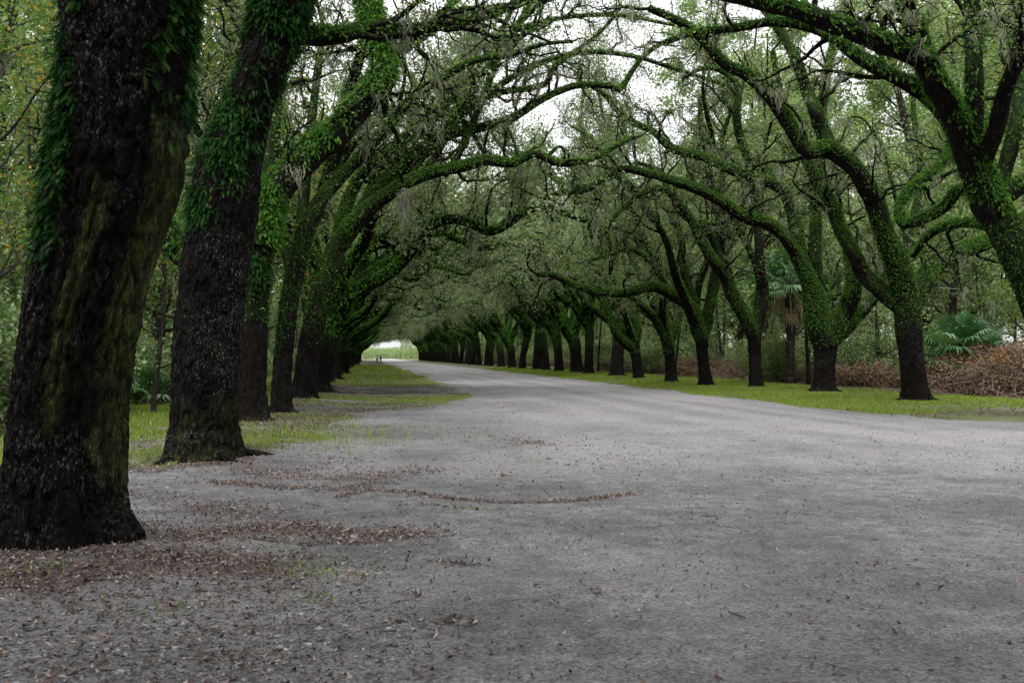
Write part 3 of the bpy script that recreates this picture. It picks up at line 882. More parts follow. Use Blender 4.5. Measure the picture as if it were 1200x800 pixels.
def oak_variant(seed, h_tr=2.7, r=0.45, n_road=3, n_back=2, n_side=1, leaf=0.16, leaf_n=52, reach=9.5, name='live_oak'):
    """an avenue oak about its own base; the lane lies towards +x"""
    rs = np.random.RandomState(seed)
    root = link(name, None)
    a = Acc()
    lean = np.array([rs.uniform(-.35, .75), rs.uniform(-.4, .4), 0])
    k = np.linspace(0, 1, 30)[:, None]
    TP = np.array([0, 0, -.15]) + k * np.array([0, 0, h_tr + .15]) + k ** 2 * lean * h_tr * .5
    roots(a, rs, r * .92)
    tubes(a, TP[None], np.interp(k[:, 0], [0, .5, .93, 1], [r * .92, r * .8, r * .92, .05])[None], 24, bump=0.14, seed=seed, bark=.03,
          flare=(0, 0.28, 0.22, 0.4, rs.randint(3, 6), rs.rand() * 6))
    z_ = a.v[-1][:, 2]; a.moss[-1] = (sstep(.7, 2.4, z_) * .7).astype(np.float32)
    top = TP[-2]
    lp, mp_ = [], []
    fa = Acc()
    specs = []
    for i in range(n_road):
        el = R([34, 52, 70, 42][i % 4] + rs.uniform(-6, 6)); az = R(rs.uniform(-38, 38))
        specs.append((el, az, reach * rs.uniform(1.2, 1.45) * (1.0 if i < 2 else .85), r * rs.uniform(.42, .58), -0.045))
    for i in range(n_back):
        specs.append((R(rs.uniform(45, 70)), R(180 + rs.uniform(-50, 50)), rs.uniform(5.5, 8), r * .42, 0.0))
    for i in range(n_side):
        specs.append((R(rs.uniform(40, 60)), R(rs.choice([-90, 90]) + rs.uniform(-25, 25)), rs.uniform(5, 7.5), r * .42, -0.02))
    specs.append((R(78), R(rs.uniform(-90, 90)), 11, r * .5, 0.0))
    specs.append((R(70), R(rs.uniform(-30, 30)), 12, r * .5, 0.0))
    for el, az, Lm, rr, sag in specs:
        d0 = np.array([math.cos(az) * math.cos(el), math.sin(az) * math.cos(el), math.sin(el)])
        P = wander(rs, [top - [0, 0, rs.uniform(0, .5)]], [d0 + [0, 0, .15]], [Lm], 14, 0.17, (0, 0, sag))[0]
        P[:, 2] = np.maximum(P[:, 2], h_tr * .85 + (5.6 - h_tr * .85) * np.minimum(1, np.arange(14) / 5.) + .3 * np.sin(np.arange(14) * 1.3 + Lm))
        P = catmull(P, 28)
        Rr = np.interp(np.linspace(0, 1, 28), [0, 0.1, 1], [rr * 1.25, rr, rr * .25])
        V, nr_ = tubes(a, P[None], Rr[None], 9, moss=1.0, bump=0.15, seed=rs.randint(999))
        fern_on(fa, rs, V, nr_, 230, 0.13, 0.06, lo=-0.7)
        bV = branchlets(rs, P, Rr, a, lp, mp_, dens=0.95, t0=0.3, leaf_n=leaf_n, L2=(1.6, 3.4), twigs_per=6, lspread=.32, mossy=.9, upb=.75)
        fern_on(fa, rs, bV[0], bV[1], 50, 0.12, 0.06, lo=-0.2)
    link('trunk', a.mesh('trunk', M_BARK), root)
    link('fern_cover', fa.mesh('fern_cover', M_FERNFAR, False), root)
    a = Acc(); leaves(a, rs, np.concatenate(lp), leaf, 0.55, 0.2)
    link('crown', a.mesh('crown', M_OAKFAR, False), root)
    C = np.concatenate(mp_); C = C[rs.permutation(len(C))[:80]]
    a = Acc(); moss_strands(a, rs, C, 14, 1.5, wid=0.02, spread=.16)
    link('spanish_moss', a.mesh('spanish_moss', M_MOSS, False), root)
    return root


GL = 'oaks of the left row'
GR = 'oaks of the right row'
Yof = lambda px, py: float(onground(px, py)[1])

# --- right row, traced
rs = np.random.RandomState(11)
oak_traced('live_oak', 'huge leaning dark oak at the right picture edge, its base out of frame', Yof(1240, 492),
           [(1262, 500), (1246, 440), (1222, 370), (1196, 310), (1172, 258), (1160, 236)], [30, 26, 24, 23, 23, 22],
           [([(1160, 240), (1143, 195), (1126, 150), (1112, 122), (1096, 97), (1081, 70), (1040, 52), (1010, 40), (980, 30), (942, 15), (894, 4), (850, -6), (790, -14)], 17, 6, -3.0, dict(dens=.9)),
            ([(1126, 165), (1106, 130), (1086, 112), (1064, 98), (1040, 86), (1002, 64), (965, 37), (912, 26), (856, 34), (819, 37), (780, 50)], 11, 3.5, 2.5, dict(dens=1.0)),
            ([(1094, 95), (1082, 60), (1072, 30), (1060, 5), (1045, -40), (1020, -100)], 12, 6, 1.0, {}),
            ([(1152, 235), (1147, 190), (1143, 150), (1141, 75), (1139, 0), (1134, -80)], 12, 9, -1.0, dict(fern=.35, t0=.3)),
            ([(1165, 250), (1172, 215), (1186, 165), (1190, 125), (1192, 94), (1197, 22), (1205, -60)], 10, 8, 1.0, dict(fern=.4, t0=.3)),
            ([(1162, 232), (1142, 224), (1122, 224), (1106, 243), (1082, 256), (1058, 262), (1055, 240), (1075, 214), (1100, 195), (1112, 172), (1118, 140)], 8, 5, 4.0, dict(dens=.8)),
            ([(1180, 275), (1150, 262), (1120, 262), (1090, 275), (1070, 300)], 8, 4, 5.0, dict(dens=.6))],
           rs, GR, up=[(1165, 240, (.5, .3, .8), 8, .25), (1150, 200, (-.2, -.8, .6), 7, .22)], crown=1.2, fern=420, leaf_n=20, mossn=260)

rs = np.random.RandomState(12)
oak_traced('live_oak', 'thick-trunked oak on the grass with a fern-covered limb reaching right', Yof(1074, 474),
           [(1074, 476), (1070, 440), (1067, 410), (1064, 380), (1062, 350)], [19, 17, 16.5, 17.5, 17],
           [([(1062, 362), (1058, 335), (1050, 305), (1040, 282), (1025, 240), (1010, 210), (995, 189), (969, 173), (946, 178), (924, 146), (901, 112), (875, 88), (849, 75), (822, 45), (795, 25), (760, 10)], 13, 4, -2.0, dict(dens=.9)),
            ([(975, 178), (962, 150), (955, 130), (945, 105), (935, 75), (922, 50), (905, 25), (880, -10)], 9, 4, 1.5, dict(Y0=-.8)),
            ([(1060, 362), (1046, 352), (1030, 338), (1012, 322), (1002, 300), (985, 270), (975, 240), (961, 221), (946, 190), (930, 150), (915, 110), (905, 60)], 10, 3.5, 2.5, dict(dens=.8)),
            ([(1066, 360), (1082, 330), (1096, 312), (1112, 302), (1131, 292), (1155, 284), (1190, 262), (1235, 235), (1290, 190)], 13, 6, 1.5, dict(t0=.35)),
            ([(1085, 325), (1080, 300), (1070, 285), (1058, 268), (1040, 190), (1030, 165), (1012, 140), (1000, 137)], 3.5, 1.5, 1.5, dict(dens=.5, fern=.3, L2=(.5, 1.2))),
            ([(1058, 340), (1062, 300), (1072, 250), (1078, 190), (1070, 120), (1080, 60)], 6, 2.5, 4, dict(dens=.7, fern=.4))],
           rs, GR, up=[(1062, 350, (.1, .7, .7), 8, .24)], crown=1.2, fern=420, leaf_n=22, mossn=200)

rs = np.random.RandomState(13)
oak_traced('live_oak', 'forked oak on a leafy mound with four mossy stems, left of the thick-trunked one', Yof(966, 463),
           [(966, 464), (966, 440), (967, 415), (969, 392)], [17, 15, 15.5, 17],
           [([(966, 398), (958, 378), (953, 342), (938, 306), (922, 280), (905, 265), (892, 260), (870, 253), (851, 240), (825, 225), (795, 214), (761, 204), (724, 199), (690, 221), (656, 227), (641, 233)], 10, 3, -1.5, dict(dens=.9)),
            ([(938, 306), (934, 275), (926, 240), (915, 221), (892, 210), (877, 206), (847, 195), (825, 184), (787, 174), (765, 154), (746, 146), (724, 131), (709, 112), (690, 100)], 8, 2.5, 2.0, dict(dens=.9)),
            ([(905, 213), (897, 200), (877, 184), (866, 157), (863, 130), (866, 105), (851, 86), (825, 80), (800, 92)], 6, 2.5, 1.0, dict(Y0=1, dens=.8, fern=.5)),
            ([(967, 395), (958, 345), (955, 299), (956, 250), (957, 210), (961, 180), (965, 120), (972, 70), (985, 20)], 9, 4, 3.0, dict(dens=.9)),
            ([(971, 398), (982, 376), (992, 362), (1000, 338), (1001, 312), (993, 284), (978, 253), (968, 225), (960, 190)], 12, 6, -1.0, {}),
            ([(975, 400), (990, 388), (1003, 374), (1018, 358), (1030, 340), (1048, 322), (1062, 290)], 8, 4, 2.0, dict(dens=.8)),
            ([(892, 258), (870, 245), (845, 262), (820, 258)], 4, 2, 2.0, dict(dens=.6, Y0=-1))],
           rs, GR, up=[(969, 392, (.2, .8, .9), 8, .22)], crown=1.2, fern=420, leaf_n=32, mossn=200)

rs = np.random.RandomState(14)
oak_traced('live_oak', 'slim dark oak forking low, in front of the tall cabbage palm', Yof(886, 457),
           [(886, 458), (885, 430), (884, 405), (883, 386)], [9.5, 8.5, 8.5, 9.5],
           [([(883, 392), (870, 366), (858, 345), (850, 326), (840, 312), (825, 288), (810, 258), (787, 227), (769, 221), (750, 229), (727, 247), (716, 259)], 8.5, 2.5, -1.5, {}),
            ([(850, 326), (843, 300), (838, 284), (824, 268), (800, 250), (785, 225), (770, 200), (745, 190)], 6, 2.5, 1.5, {}),
            ([(884, 392), (890, 375), (895, 340), (891, 315), (888, 270), (884, 235), (876, 200)], 7, 4, 0.5, dict(fern=.15, t0=.5, moss=.3)),
            ([(840, 312), (848, 290), (862, 262), (878, 245), (900, 215)], 5, 2.5, 2.5, {})],
           rs, GR, up=[(885, 386, (.2, .5, .9), 11, .2), (885, 386, (-.5, .4, .9), 12, .2)], crown=1.5, fern=360, leaf_n=24, mossn=170, leaf=.10)

rs = np.random.RandomState(15)
oak_traced('live_oak', 'oak with flared foot and a long low limb snaking left over the lane edge', Yof(827, 454),
           [(828, 455), (825, 430), (823, 412), (822, 394)], [10, 8, 8, 9.5],
           [([(822, 398), (814, 374), (806, 357), (783, 343), (763, 336), (735, 343), (707, 343), (673, 334), (648, 323), (630, 322)], 8, 3, -2.0, {}),
            ([(822, 396), (812, 355), (806, 330), (800, 306), (799, 284), (790, 255), (770, 235)], 6.5, 3, 1.0, dict(t0=.35)),
            ([(824, 396), (830, 380), (832, 362), (839, 335), (850, 300), (862, 270)], 5.5, 3, 1.0, dict(t0=.35)),
            ([(783, 343), (772, 320), (755, 300), (735, 292), (712, 300), (690, 305)], 4, 2, 1.5, {})],
           rs, GR, up=[(822, 394, (.3, .6, .8), 11, .2), (822, 394, (-.6, -.1, .9), 13, .22), (822, 394, (-.25, .4, 1), 13, .2)], crown=1.5, fern=330, leaf_n=34, mossn=150, leaf=.11, Lf=.16)

rs = np.random.RandomState(16)
oak_traced('live_oak', 'oak with a V of two dark stems, beside the low snaking limb', Yof(786, 450),
           [(787, 451), (785, 425), (783, 400)], [8.5, 6.8, 8],
           [([(783, 405), (775, 388), (766, 372), (755, 360), (741, 348), (720, 338), (700, 318)], 5.5, 2.5, -1.0, {}),
            ([(783, 404), (777, 357), (771, 340), (766, 320), (755, 290), (735, 265)], 5.5, 2.5, 1, dict(t0=.4)),
            ([(784, 404), (791, 388), (797, 362), (801, 329), (810, 300)], 5, 3, 1, dict(t0=.4))],
           rs, GR, up=[(784, 400, (.3, .5, .8), 11, .2), (784, 400, (-.6, .3, .8), 14, .22), (784, 400, (-.35, -.3, .95), 13, .2)], crown=1.4, fern=300, leaf_n=44, mossn=120, leaf=.12, Lf=.18)

rs = np.random.RandomState(17)
oak_traced('live_oak', 'oak with a curved trunk and a fern-thick elbow touching its wide neighbour', Yof(748, 446),
           [(749, 447), (746, 425), (743, 402)], [8, 6.5, 7.5],
           [([(742, 408), (732, 402), (722, 390), (714, 370), (706, 352), (690, 335), (660, 318)], 6, 2.5, -1, {}),
            ([(743, 405), (747, 385), (739, 362), (738, 334), (730, 300)], 5.5, 2.5, 1, dict(t0=.4))],
           rs, GR, up=[(743, 402, (.3, .5, .8), 12, .2), (743, 402, (-.65, .2, .75), 14, .24), (743, 402, (-.35, -.3, .95), 13, .2)], crown=1.4, fern=280, leaf_n=44, mossn=120, leaf=.13, Lf=.2)

# --- left row, traced
rs = np.random.RandomState(21)


def m1(V, n):
    z = V[:, 2]
    ang = np.arctan2(n[:, 0] * .96 + n[:, 1] * .27, n[:, 0] * .27 - n[:, 1] * .96)
    ang = ang + .5 * (fbm(V[:, 2] * 1.2, ang * .5, 88, 3) - .5)
    f = 1.15 * np.exp(-((ang - .95) / .45) ** 2) * sstep(.05, .7, z) * sstep(3.5, 2.9, z)
    f = f + .75 * np.exp(-((ang + .22) / .2) ** 2) * sstep(.4, 1.2, z) * sstep(3.1, 2.3, z)
    return f


def f1(p, q):
    w = fbm(p[:, 1] * 3 + p[:, 0] * 2, p[:, 2] * 2.2, 77, 3) - .5
    nz = rs.rand(len(p)) * .5 + w * 1.6
    left = (q[:, 0] < -.5 + w * .8) & (p[:, 2] > 2.0 + nz) & (p[:, 2] < 4.1 + w)
    right = (q[:, 0] > .58 + w * 1.2) & (p[:, 2] > 3.05 + nz * .8)
    return (left | right) & (rs.rand(len(p)) < sstep(-.25, .05, w))


oak_traced('live_oak', 'massive nearest oak with a broad near-black trunk streaked with green algae', Yof(78, 645),
           [(77, 650), (74, 580), (80, 500), (86, 430), (98, 360), (114, 290), (128, 220), (140, 160), (148, 90), (152, 0), (158, -90)],
           [71, 67, 64, 62, 62, 63, 70, 72, 72, 73, 76],
           [([(155, -60), (200, -120), (300, -200), (450, -280), (640, -330)], 34, 14, 1.0, dict(dens=1.2)),
            ([(150, -80), (100, -220), (60, -400), (20, -600)], 40, 18, 0.5, {}),
            ([(150, -70), (170, -250), (240, -500), (300, -700)], 36, 16, 3, {})],
           rs, GL, near=True, crown=.9, leaf=.075, flare=(.20, .24), trunkmask=m1, fern=500, Lf=.105, trunkfern=1200, extra=f1, mossn=50, leaf_n=60)

rs = np.random.RandomState(22)


def m2(V, n):
    z = V[:, 2]
    return sstep(.0, .7, -n[:, 1] + n[:, 0] * .5) * sstep(1.4, .6, z) * .35


def f2(p, q):
    w = fbm(p[:, 1] * 2.5 + p[:, 0] * 2, p[:, 2] * 1.6, 78, 3) - .5
    z = p[:, 2] - w * 1.8 - rs.rand(len(p)) * .4
    q = q + w[:, None] * .9
    w2 = fbm(p[:, 1] * 5 + p[:, 0] * 4, p[:, 2] * 3, 92, 3)
    return (rs.rand(len(p)) < sstep(.34, .56, w2)) & (((q[:, 0] < .15) & (z > 3.0)) | ((q[:, 0] < .5) & (z > 3.8)) | ((z > 4.6) & (q[:, 0] > .2)))


oak_traced('live_oak', 'second nearest oak leaning over the lane, speckled trunk with drooping ferns above', Yof(238, 538),
           [(238, 541), (240, 500), (241, 450), (243, 400), (248, 350), (254, 300), (262, 250), (268, 200), (283, 150), (300, 100), (318, 50), (330, 0), (345, -60)],
           [38, 36, 37, 37, 37, 38, 38, 36, 30, 27, 30, 34, 34],
           [([(252, 300), (228, 305), (208, 292), (194, 270), (184, 240), (170, 200), (150, 150)], 15, 9, 1.2, dict(t0=.6)),
            ([(322, 45), (345, 42), (370, 44), (400, 42), (424, 36), (476, 37), (510, 30), (562, 19), (607, 4), (650, -15)], 10, 5, 1.5, dict(t0=.2, dens=1.2, leaf=.7)),
            ([(340, -40), (400, -90), (500, -150), (640, -190), (800, -210)], 22, 8, 1.0, dict(dens=1.1)),
            ([(340, -40), (330, -140), (300, -260), (280, -380)], 26, 10, 2.0, {})],
           rs, GL, near=True, crown=.9, leaf=.08, flare=(.20, .35), trunkmask=m2, fern=420, Lf=.13, trunkfern=900, extra=f2, mossn=60, leaf_n=50)

rs = np.random.RandomState(23)


def f3(p, q):
    return (p[:, 2] > 2.75 + 1.4 * (fbm(p[:, 0] * 3, p[:, 2] * 2, 79, 3) - .5) + rs.rand(len(p)) * .4) & ((q[:, 0] > -.5))


oak_traced('live_oak', 'oak behind the leaning one with a big S-shaped fern-clad limb rising over the lane', Yof(297, 498),
           [(296, 499), (296, 450), (298, 400), (300, 350), (302, 300), (308, 260)], [19, 17, 17, 17, 18, 17],
           [([(303, 290), (310, 250), (322, 225), (341, 202), (367, 176), (394, 157), (416, 131), (435, 112), (449, 92), (450, 70), (441, 40), (430, 0), (425, -50)], 18, 14, 0.5, dict(t0=.35, fern=1.3, dens=.8)),
            ([(302, 300), (306, 240), (318, 180), (322, 120), (330, 50), (345, -30)], 10, 6, 2.5, dict(fern=.4)),
            ([(450, 85), (470, 60), (500, 40), (530, 5), (560, -40)], 6, 3, 1.0, dict(Y0=.5)),
            ([(450, 112), (452, 135), (460, 150), (468, 165)], 3.5, 2, .5, dict(tw=0, dens=.2, Y0=.5))],
           rs, GL, up=[(302, 300, (-.5, .5, .9), 8, .25), (310, 260, (.35, .6, .9), 12, .22)], crown=.8, fern=420, Lf=.15, leaf_n=48, trunkfern=650, extra=f3, mossn=150)

rs = np.random.RandomState(24)
oak_traced('live_oak', 'narrow oak trunk with ivy on its left edge, third gap along the left row', Yof(329, 487),
           [(330, 488), (331, 440), (334, 400), (340, 350), (350, 300), (362, 255)], [13, 12, 12, 12, 12, 11],
           [([(358, 270), (372, 240), (392, 215), (412, 195), (430, 175), (455, 150), (480, 118), (520, 90), (560, 70), (600, 64), (637, 52), (671, 49)], 9, 3, 1.5, dict(dens=1, leaf=.6)),
            ([(352, 290), (356, 230), (362, 170), (370, 100), (380, 30)], 8, 5, 1.5, dict(fern=.3)),
            ([(385, 225), (400, 190), (412, 150), (430, 110), (455, 70), (480, 40)], 6, 3, 2, dict(leaf=.6))],
           rs, GL, up=[(345, 320, (-.6, .4, .8), 8, .22), (350, 290, (.5, .5, .8), 13, .2)], crown=.8, fern=320, leaf_n=56, trunkfern=200, extra=lambda p, q: (p[:, 2] > 1.4) & (q[:, 0] < -.1), mossn=150)

rs = np.random.RandomState(25)
oak_traced('live_oak', 'oak on a dark root with the fan of parallel limbs sweeping across the lane', Yof(354, 469),
           [(354, 471), (358, 440), (364, 400), (374, 355), (386, 320), (398, 292)], [17, 15, 15, 14, 13, 12],
           [([(380, 330), (392, 296), (408, 268), (431, 246), (465, 221), (502, 204), (544, 195), (570, 188), (600, 191), (626, 180), (652, 191), (675, 191), (700, 184), (720, 172), (742, 161)], 11, 3.5, -1.0, dict(dens=.9, fern=1.4, leaf=.8)),
            ([(394, 300), (400, 262), (412, 225), (431, 195), (469, 165), (525, 112), (562, 79), (600, 37), (626, 11), (652, -8)], 9, 4, 1.0, dict(dens=.9, leaf=.6)),
            ([(520, 204), (532, 190), (545, 165), (562, 125), (572, 100), (585, 67), (611, 22), (630, -10)], 5, 3, 1.0, dict(Y0=-.5, dens=.7, leaf=.5)),
            ([(490, 210), (506, 190), (525, 157), (540, 116), (562, 90), (590, 60), (630, 30)], 5, 3, -1.0, dict(dens=.7, leaf=.5)),
            ([(396, 296), (420, 250), (455, 205), (510, 165), (562, 150), (600, 139), (637, 116), (675, 101), (712, 101), (727, 105), (742, 82), (757, 64), (780, 49), (799, 41)], 8, 3, 2.0, dict(dens=.8, leaf=.6)),
            ([(590, 141), (593, 160), (590, 178), (596, 186)], 2.5, 1.5, .3, dict(tw=0, dens=.2, Y0=.8)),
            ([(430, 215), (450, 190), (480, 170), (500, 140), (540, 128), (580, 110), (637, 100), (649, 79), (675, 60), (700, 41), (720, 20)], 6, 2.5, 1.0, dict(Y0=1, dens=.8, leaf=.5)),
            ([(398, 292), (440, 235), (500, 180), (560, 120), (620, 80), (680, 62), (740, 66), (800, 84), (850, 100)], 6, 2.5, 3.5, dict(Y0=1, dens=1.1, leaf=1.2)),
            ([(398, 292), (450, 215), (505, 130), (560, 60), (640, 25), (720, 18), (790, 30)], 6, 2.5, 5, dict(Y0=1, dens=1.1, leaf=1.1)),
            ([(640, 185), (655, 172), (662, 180), (658, 196)], 3, 1.5, .2, dict(tw=0, dens=.2, Y0=-.6))],
           rs, GL, up=[(386, 320, (-.6, .4, .8), 8, .25), (392, 300, (.6, .5, .75), 14, .22), (392, 300, (.4, .8, .9), 13, .2)], crown=.8, fern=320, leaf_n=58, Lf=.16, beards=[(470, 226, 4.5), (474, 224, 4.0), (478, 222, 2.5), (610, 195, 1.8), (690, 190, 2)], mossn=160, leaf=.09)

# --- further oaks: copies of six builds
VAR = [oak_variant(101, 2.7, .46, 3, 2, 1), oak_variant(102, 3.1, .40, 3, 1, 2, reach=10), oak_variant(103, 2.3, .52, 4, 2, 0, reach=9),
       oak_variant(104, 2.9, .38, 3, 2, 1, reach=8.5), oak_variant(105, 3.3, .50, 4, 1, 1, reach=10), oak_variant(106, 2.5, .42, 3, 2, 2, reach=9)]
LOOK = ['stout fern-topped oak', 'slim pale-crowned oak', 'broad short-boled oak', 'thin dark-stemmed oak', 'tall thick oak', 'crooked-limbed oak']
rr_ = random.Random(5)
used = [False] * 6


def place_oak(v, x, y, rz, sc, label, group):
    loc = (x, y, H(x, y) - .02)
    if not used[v]:
        used[v] = True; o = VAR[v]; o.location = loc; o.rotation_euler = (0, 0, rz); o.scale = sc if hasattr(sc, '__len__') else (sc, sc, sc)
    else:
        o = dup(VAR[v], loc, rz, sc)
    tag(o, label, 'tree', group)


RIGHT = [(719, 443), (692, 441), (672, 439.5), (656, 437), (639, 435.6), (627, 435), (615, 434), (603, 433), (586, 432), (576, 431)]
yr = []
for i, (px, py) in enumerate(RIGHT):
    # where the ray of the foot crosses the planting line x = 16.8
    d = ray(px, py); yr.append(float(d[1] / d[0] * 16.8))
while yr[-1] < 318: yr.append(yr[-1] + 6.9 + rr_.uniform(-.6, .6))
for i, y in enumerate(yr):
    v = [4, 3, 2, 0, 1, 4, 5, 2][i] if i < 8 else rr_.randrange(6)
    k = i + 7
    if k < 19:
        lab = '%s, %s along the right row counting from the picture edge' % (LOOK[v], ORD[k])
    else:
        lab = 'small distant oak near the far end of the right-hand row'
    place_oak(v, 16.8 + rr_.uniform(-.3, .3), y, math.pi + rr_.uniform(-.35, .35), (rr_.uniform(.95, 1.1), rr_.uniform(.95, 1.1), rr_.uniform(1.2, 1.5)), lab, GR)
y = 40.5; i = 0
while y < 322:
    v = rr_.randrange(6); k = i + 5
    if k < 13:
        lab = '%s, %s along the left row counting from the massive nearest one' % (LOOK[v], ORD[k])
    else:
        lab = 'small distant oak near the far end of the left-hand row'
    place_oak(v, -2.2 + rr_.uniform(-.3, .3), y, rr_.uniform(-.35, .35), (rr_.uniform(.92, 1.08),) * 2 + (rr_.uniform(.95, 1.2),), lab, GL)
    y += 6.8 + rr_.uniform(-.6, .6); i += 1
# unseen oaks beside and behind the camera, enlarged and added to shade the foreground
for (x, y, rz, lab) in [(-2.9, .6, 0, 'oak added for shade beside the camera, out of frame left'), (-2.6, -6.5, .2, 'unseen oak behind the camera, added for shade on the left row'),
                        
                        (16.8, 2.5, math.pi + .2, 'oak added for shade, out of frame right, level with the camera'), (16.8, -4.5, math.pi, 'unseen oak behind the camera, added for shade on the right row')]:
    place_oak(rr_.randrange(6), x, y, rz, (1.05 if y > 5 else 1.2, 1.05 if y > 5 else 1.2, 1.05), lab, GL if x < 0 else GR)

# ------------------------------------------------------------------ woodland behind the rows
def wood_tree(seed, h=15, r=.2, mat=None, leaf=.2, leaf_n=30, t0=.35, nb=16, bl=(2, 4), twigs=5, name='woodland_tree', bare=False):
    rs = np.random.RandomState(seed)
    root = link(name, None)
    a = Acc()
    P = wander(rs, [np.array([0, 0, -.2])], [np.array([0, 0, 1.0])], [h], 12, 0.07, (0, 0, .1))[0]
    P = catmull(P, 24)
    Rr = np.linspace(r, r * .2, 24)
    tubes(a, P[None], Rr[None], 8, bump=.1, moss=.3, seed=seed)
    lp, mp_ = [], []
    t = np.linspace(t0, .98, nb)
    for tt in t:
        k = int(tt * 23); az = rs.uniform(0, 6.28)
        el = R(rs.uniform(15, 55))
        d0 = np.array([math.cos(az) * math.cos(el), math.sin(az) * math.cos(el), math.sin(el)])
        L = rs.uniform(*bl) * (1.1 - .5 * (tt - t0) / (1 - t0))
        Q = wander(rs, [P[k]], [d0], [L], 8, .15, (0, 0, .02))[0]
        QR = np.linspace(max(r * .35 * (1.2 - tt), .02), .012, 8)
        tubes(a, Q[None], QR[None], 5, moss=.3, seed=seed + k)
        branchlets(rs, Q, QR, a, lp, mp_, dens=.9, t0=.3, leaf_n=leaf_n, L2=(.8, 1.8), twigs_per=twigs, lspread=.28, mossy=.2, twL=(.4, .9))
    link('trunk', a.mesh('trunk', M_WOOD), root)
    a = Acc(); leaves(a, rs, np.concatenate(lp), leaf, .6, .3)
    link('crown', a.mesh('crown', mat, False), root)
    if not bare:
        C = np.concatenate(mp_); C = C[rs.permutation(len(C))[:30]]
        a = Acc(); moss_strands(a, rs, C, 12, 1.4, wid=0.025, spread=.2)
        link('spanish_moss', a.mesh('spanish_moss', M_MOSS, False), root)
    return root


def bush(seed, h=2.0, w=1.4, mat=None, leaf=.12, N=6000, name='shrub', stick=M_TWIG, stems=26):
    rs = np.random.RandomState(seed)
    root = link(name, None)
    a = Acc()
    az = rs.uniform(0, 6.28, stems)
    d0 = np.stack([np.cos(az) * .8 * w / h, np.sin(az) * .8 * w / h, np.ones(stems)], 1)
    S = wander(rs, rs.normal(size=(stems, 3)) * [.15 * w, .15 * w, 0], d0, rs.uniform(.6, 1.15, stems) * h, 8, .22, (0, 0, -.02))
    S[:, :, 2] = np.maximum(S[:, :, 2], 0)
    tubes(a, S, np.full((stems, 8), .014) * np.linspace(1.3, .5, 8), 4, seed=seed)
    m = stems * 6
    k = rs.randint(0, stems, m); i = rs.randint(2, 8, m)
    W = wander(rs, S[k, i], rs.normal(size=(m, 3)) + [0, 0, .2], rs.uniform(.2, .6, m) * (h * .4 + .2), 5, .3, (0, 0, -.03))
    W[:, :, 2] = np.maximum(W[:, :, 2], .02)
    tubes(a, W, np.full((m, 5), .006), 3, seed=seed)
    link('stem', a.mesh('stem', stick), root)
    a = Acc()
    q = W[rs.randint(0, m, N), rs.randint(1, 5, N)] + rs.normal(size=(N, 3)) * .11
    q[:, 2] = np.maximum(q[:, 2], .03)
    leaves(a, rs, q, leaf, .5, .3)
    link('foliage', a.mesh('foliage', mat, False), root)
    return root


WT = [wood_tree(201, 20, .24, M_WOODLEAF, leaf=.20, leaf_n=48, t0=.10, nb=26), wood_tree(202, 15, .16, M_YELLOW, leaf=.15, leaf_n=34, t0=.15, nb=18, bl=(1.5, 3)),
      wood_tree(203, 23, .28, M_WOODLEAF, leaf=.22, leaf_n=48, t0=.10, nb=28, bl=(2.5, 4.6)), wood_tree(204, 11, .10, M_WOODLEAF, leaf=.15, leaf_n=34, t0=.08, nb=14, bl=(1, 2.4), bare=True),
      wood_tree(205, 8, .08, M_SHRUB, leaf=.14, leaf_n=34, t0=.05, nb=14, bl=(1, 2.2), bare=True, name='sapling')]
BU = [bush(301, 2.2, 1.6, M_SHRUB, .11, 7000), bush(302, 3.2, 1.8, M_WOODLEAF, .12, 9000), bush(303, 1.3, 1.8, M_BROWN, .10, 7000, name='dead_bracken', stick=M_BRUSH),
      bush(304, 1.7, 1.5, M_YELLOW, .10, 6000), bush(305, 1.0, 1.4, M_BROWN, .09, 5000, name='dead_bracken', stick=M_BRUSH)]
WK = ['tall grey-green woodland tree', 'slender yellowing woodland tree', 'big pale-crowned woodland tree', 'thin understory tree', 'leafy sapling']
BK = ['dark green shrub', 'tall pale shrub', 'low brown bracken thicket', 'yellowing bush', 'small heap of dead bracken']
WU, BUu = [False] * 5, [False] * 5


def where(x, y):
    px, py, d = project((x, y, 1))
    if x > 0:
        marks = [(1240, 'the leaning edge oak'), (1074, 'the thick-trunked oak'), (966, 'the four-stemmed oak'), (886, 'the slim palm-side oak'), (827, 'the snaking-limb oak'),
                 (786, 'the V-forked oak'), (748, 'the curved oak'), (719, 'the wide neighbour oak'), (600, 'the far right row')]
        side = 'right'
    else:
        marks = [(80, 'the massive nearest oak'), (240, 'the leaning speckled oak'), (297, 'the S-limbed oak'), (354, 'the rooted fan oak'), (400, 'the far left row')]
        side = 'left'
    m = min(marks, key=lambda k: abs(k[0] - px))
    rel = 'just left of' if px < m[0] - 12 else ('just right of' if px > m[0] + 12 else 'straight behind')
    far = 'close' if abs(x - (17 if x > 0 else -2)) < 9 else ('deeper' if abs(x - (17 if x > 0 else -2)) < 20 else 'deepest')
    return '%s in the wood, %s %s' % (far, rel, m[1])


def put(lst, flags, v, x, y, rz, sc, label, cat, group):
    loc = (x, y, H(x, y) - .02)
    if not flags[v]:
        flags[v] = True; o = lst[v]; o.location = loc; o.rotation_euler = (0, 0, rz); o.scale = (sc, sc, sc)
    else:
        o = dup(lst[v], loc, rz, sc)
    tag(o, label, cat, group)
    return o


def visible(x, y, pad=60):
    px, py, d = project((x, y, 1))
    return d > 4 and -pad < px < 1200 + pad


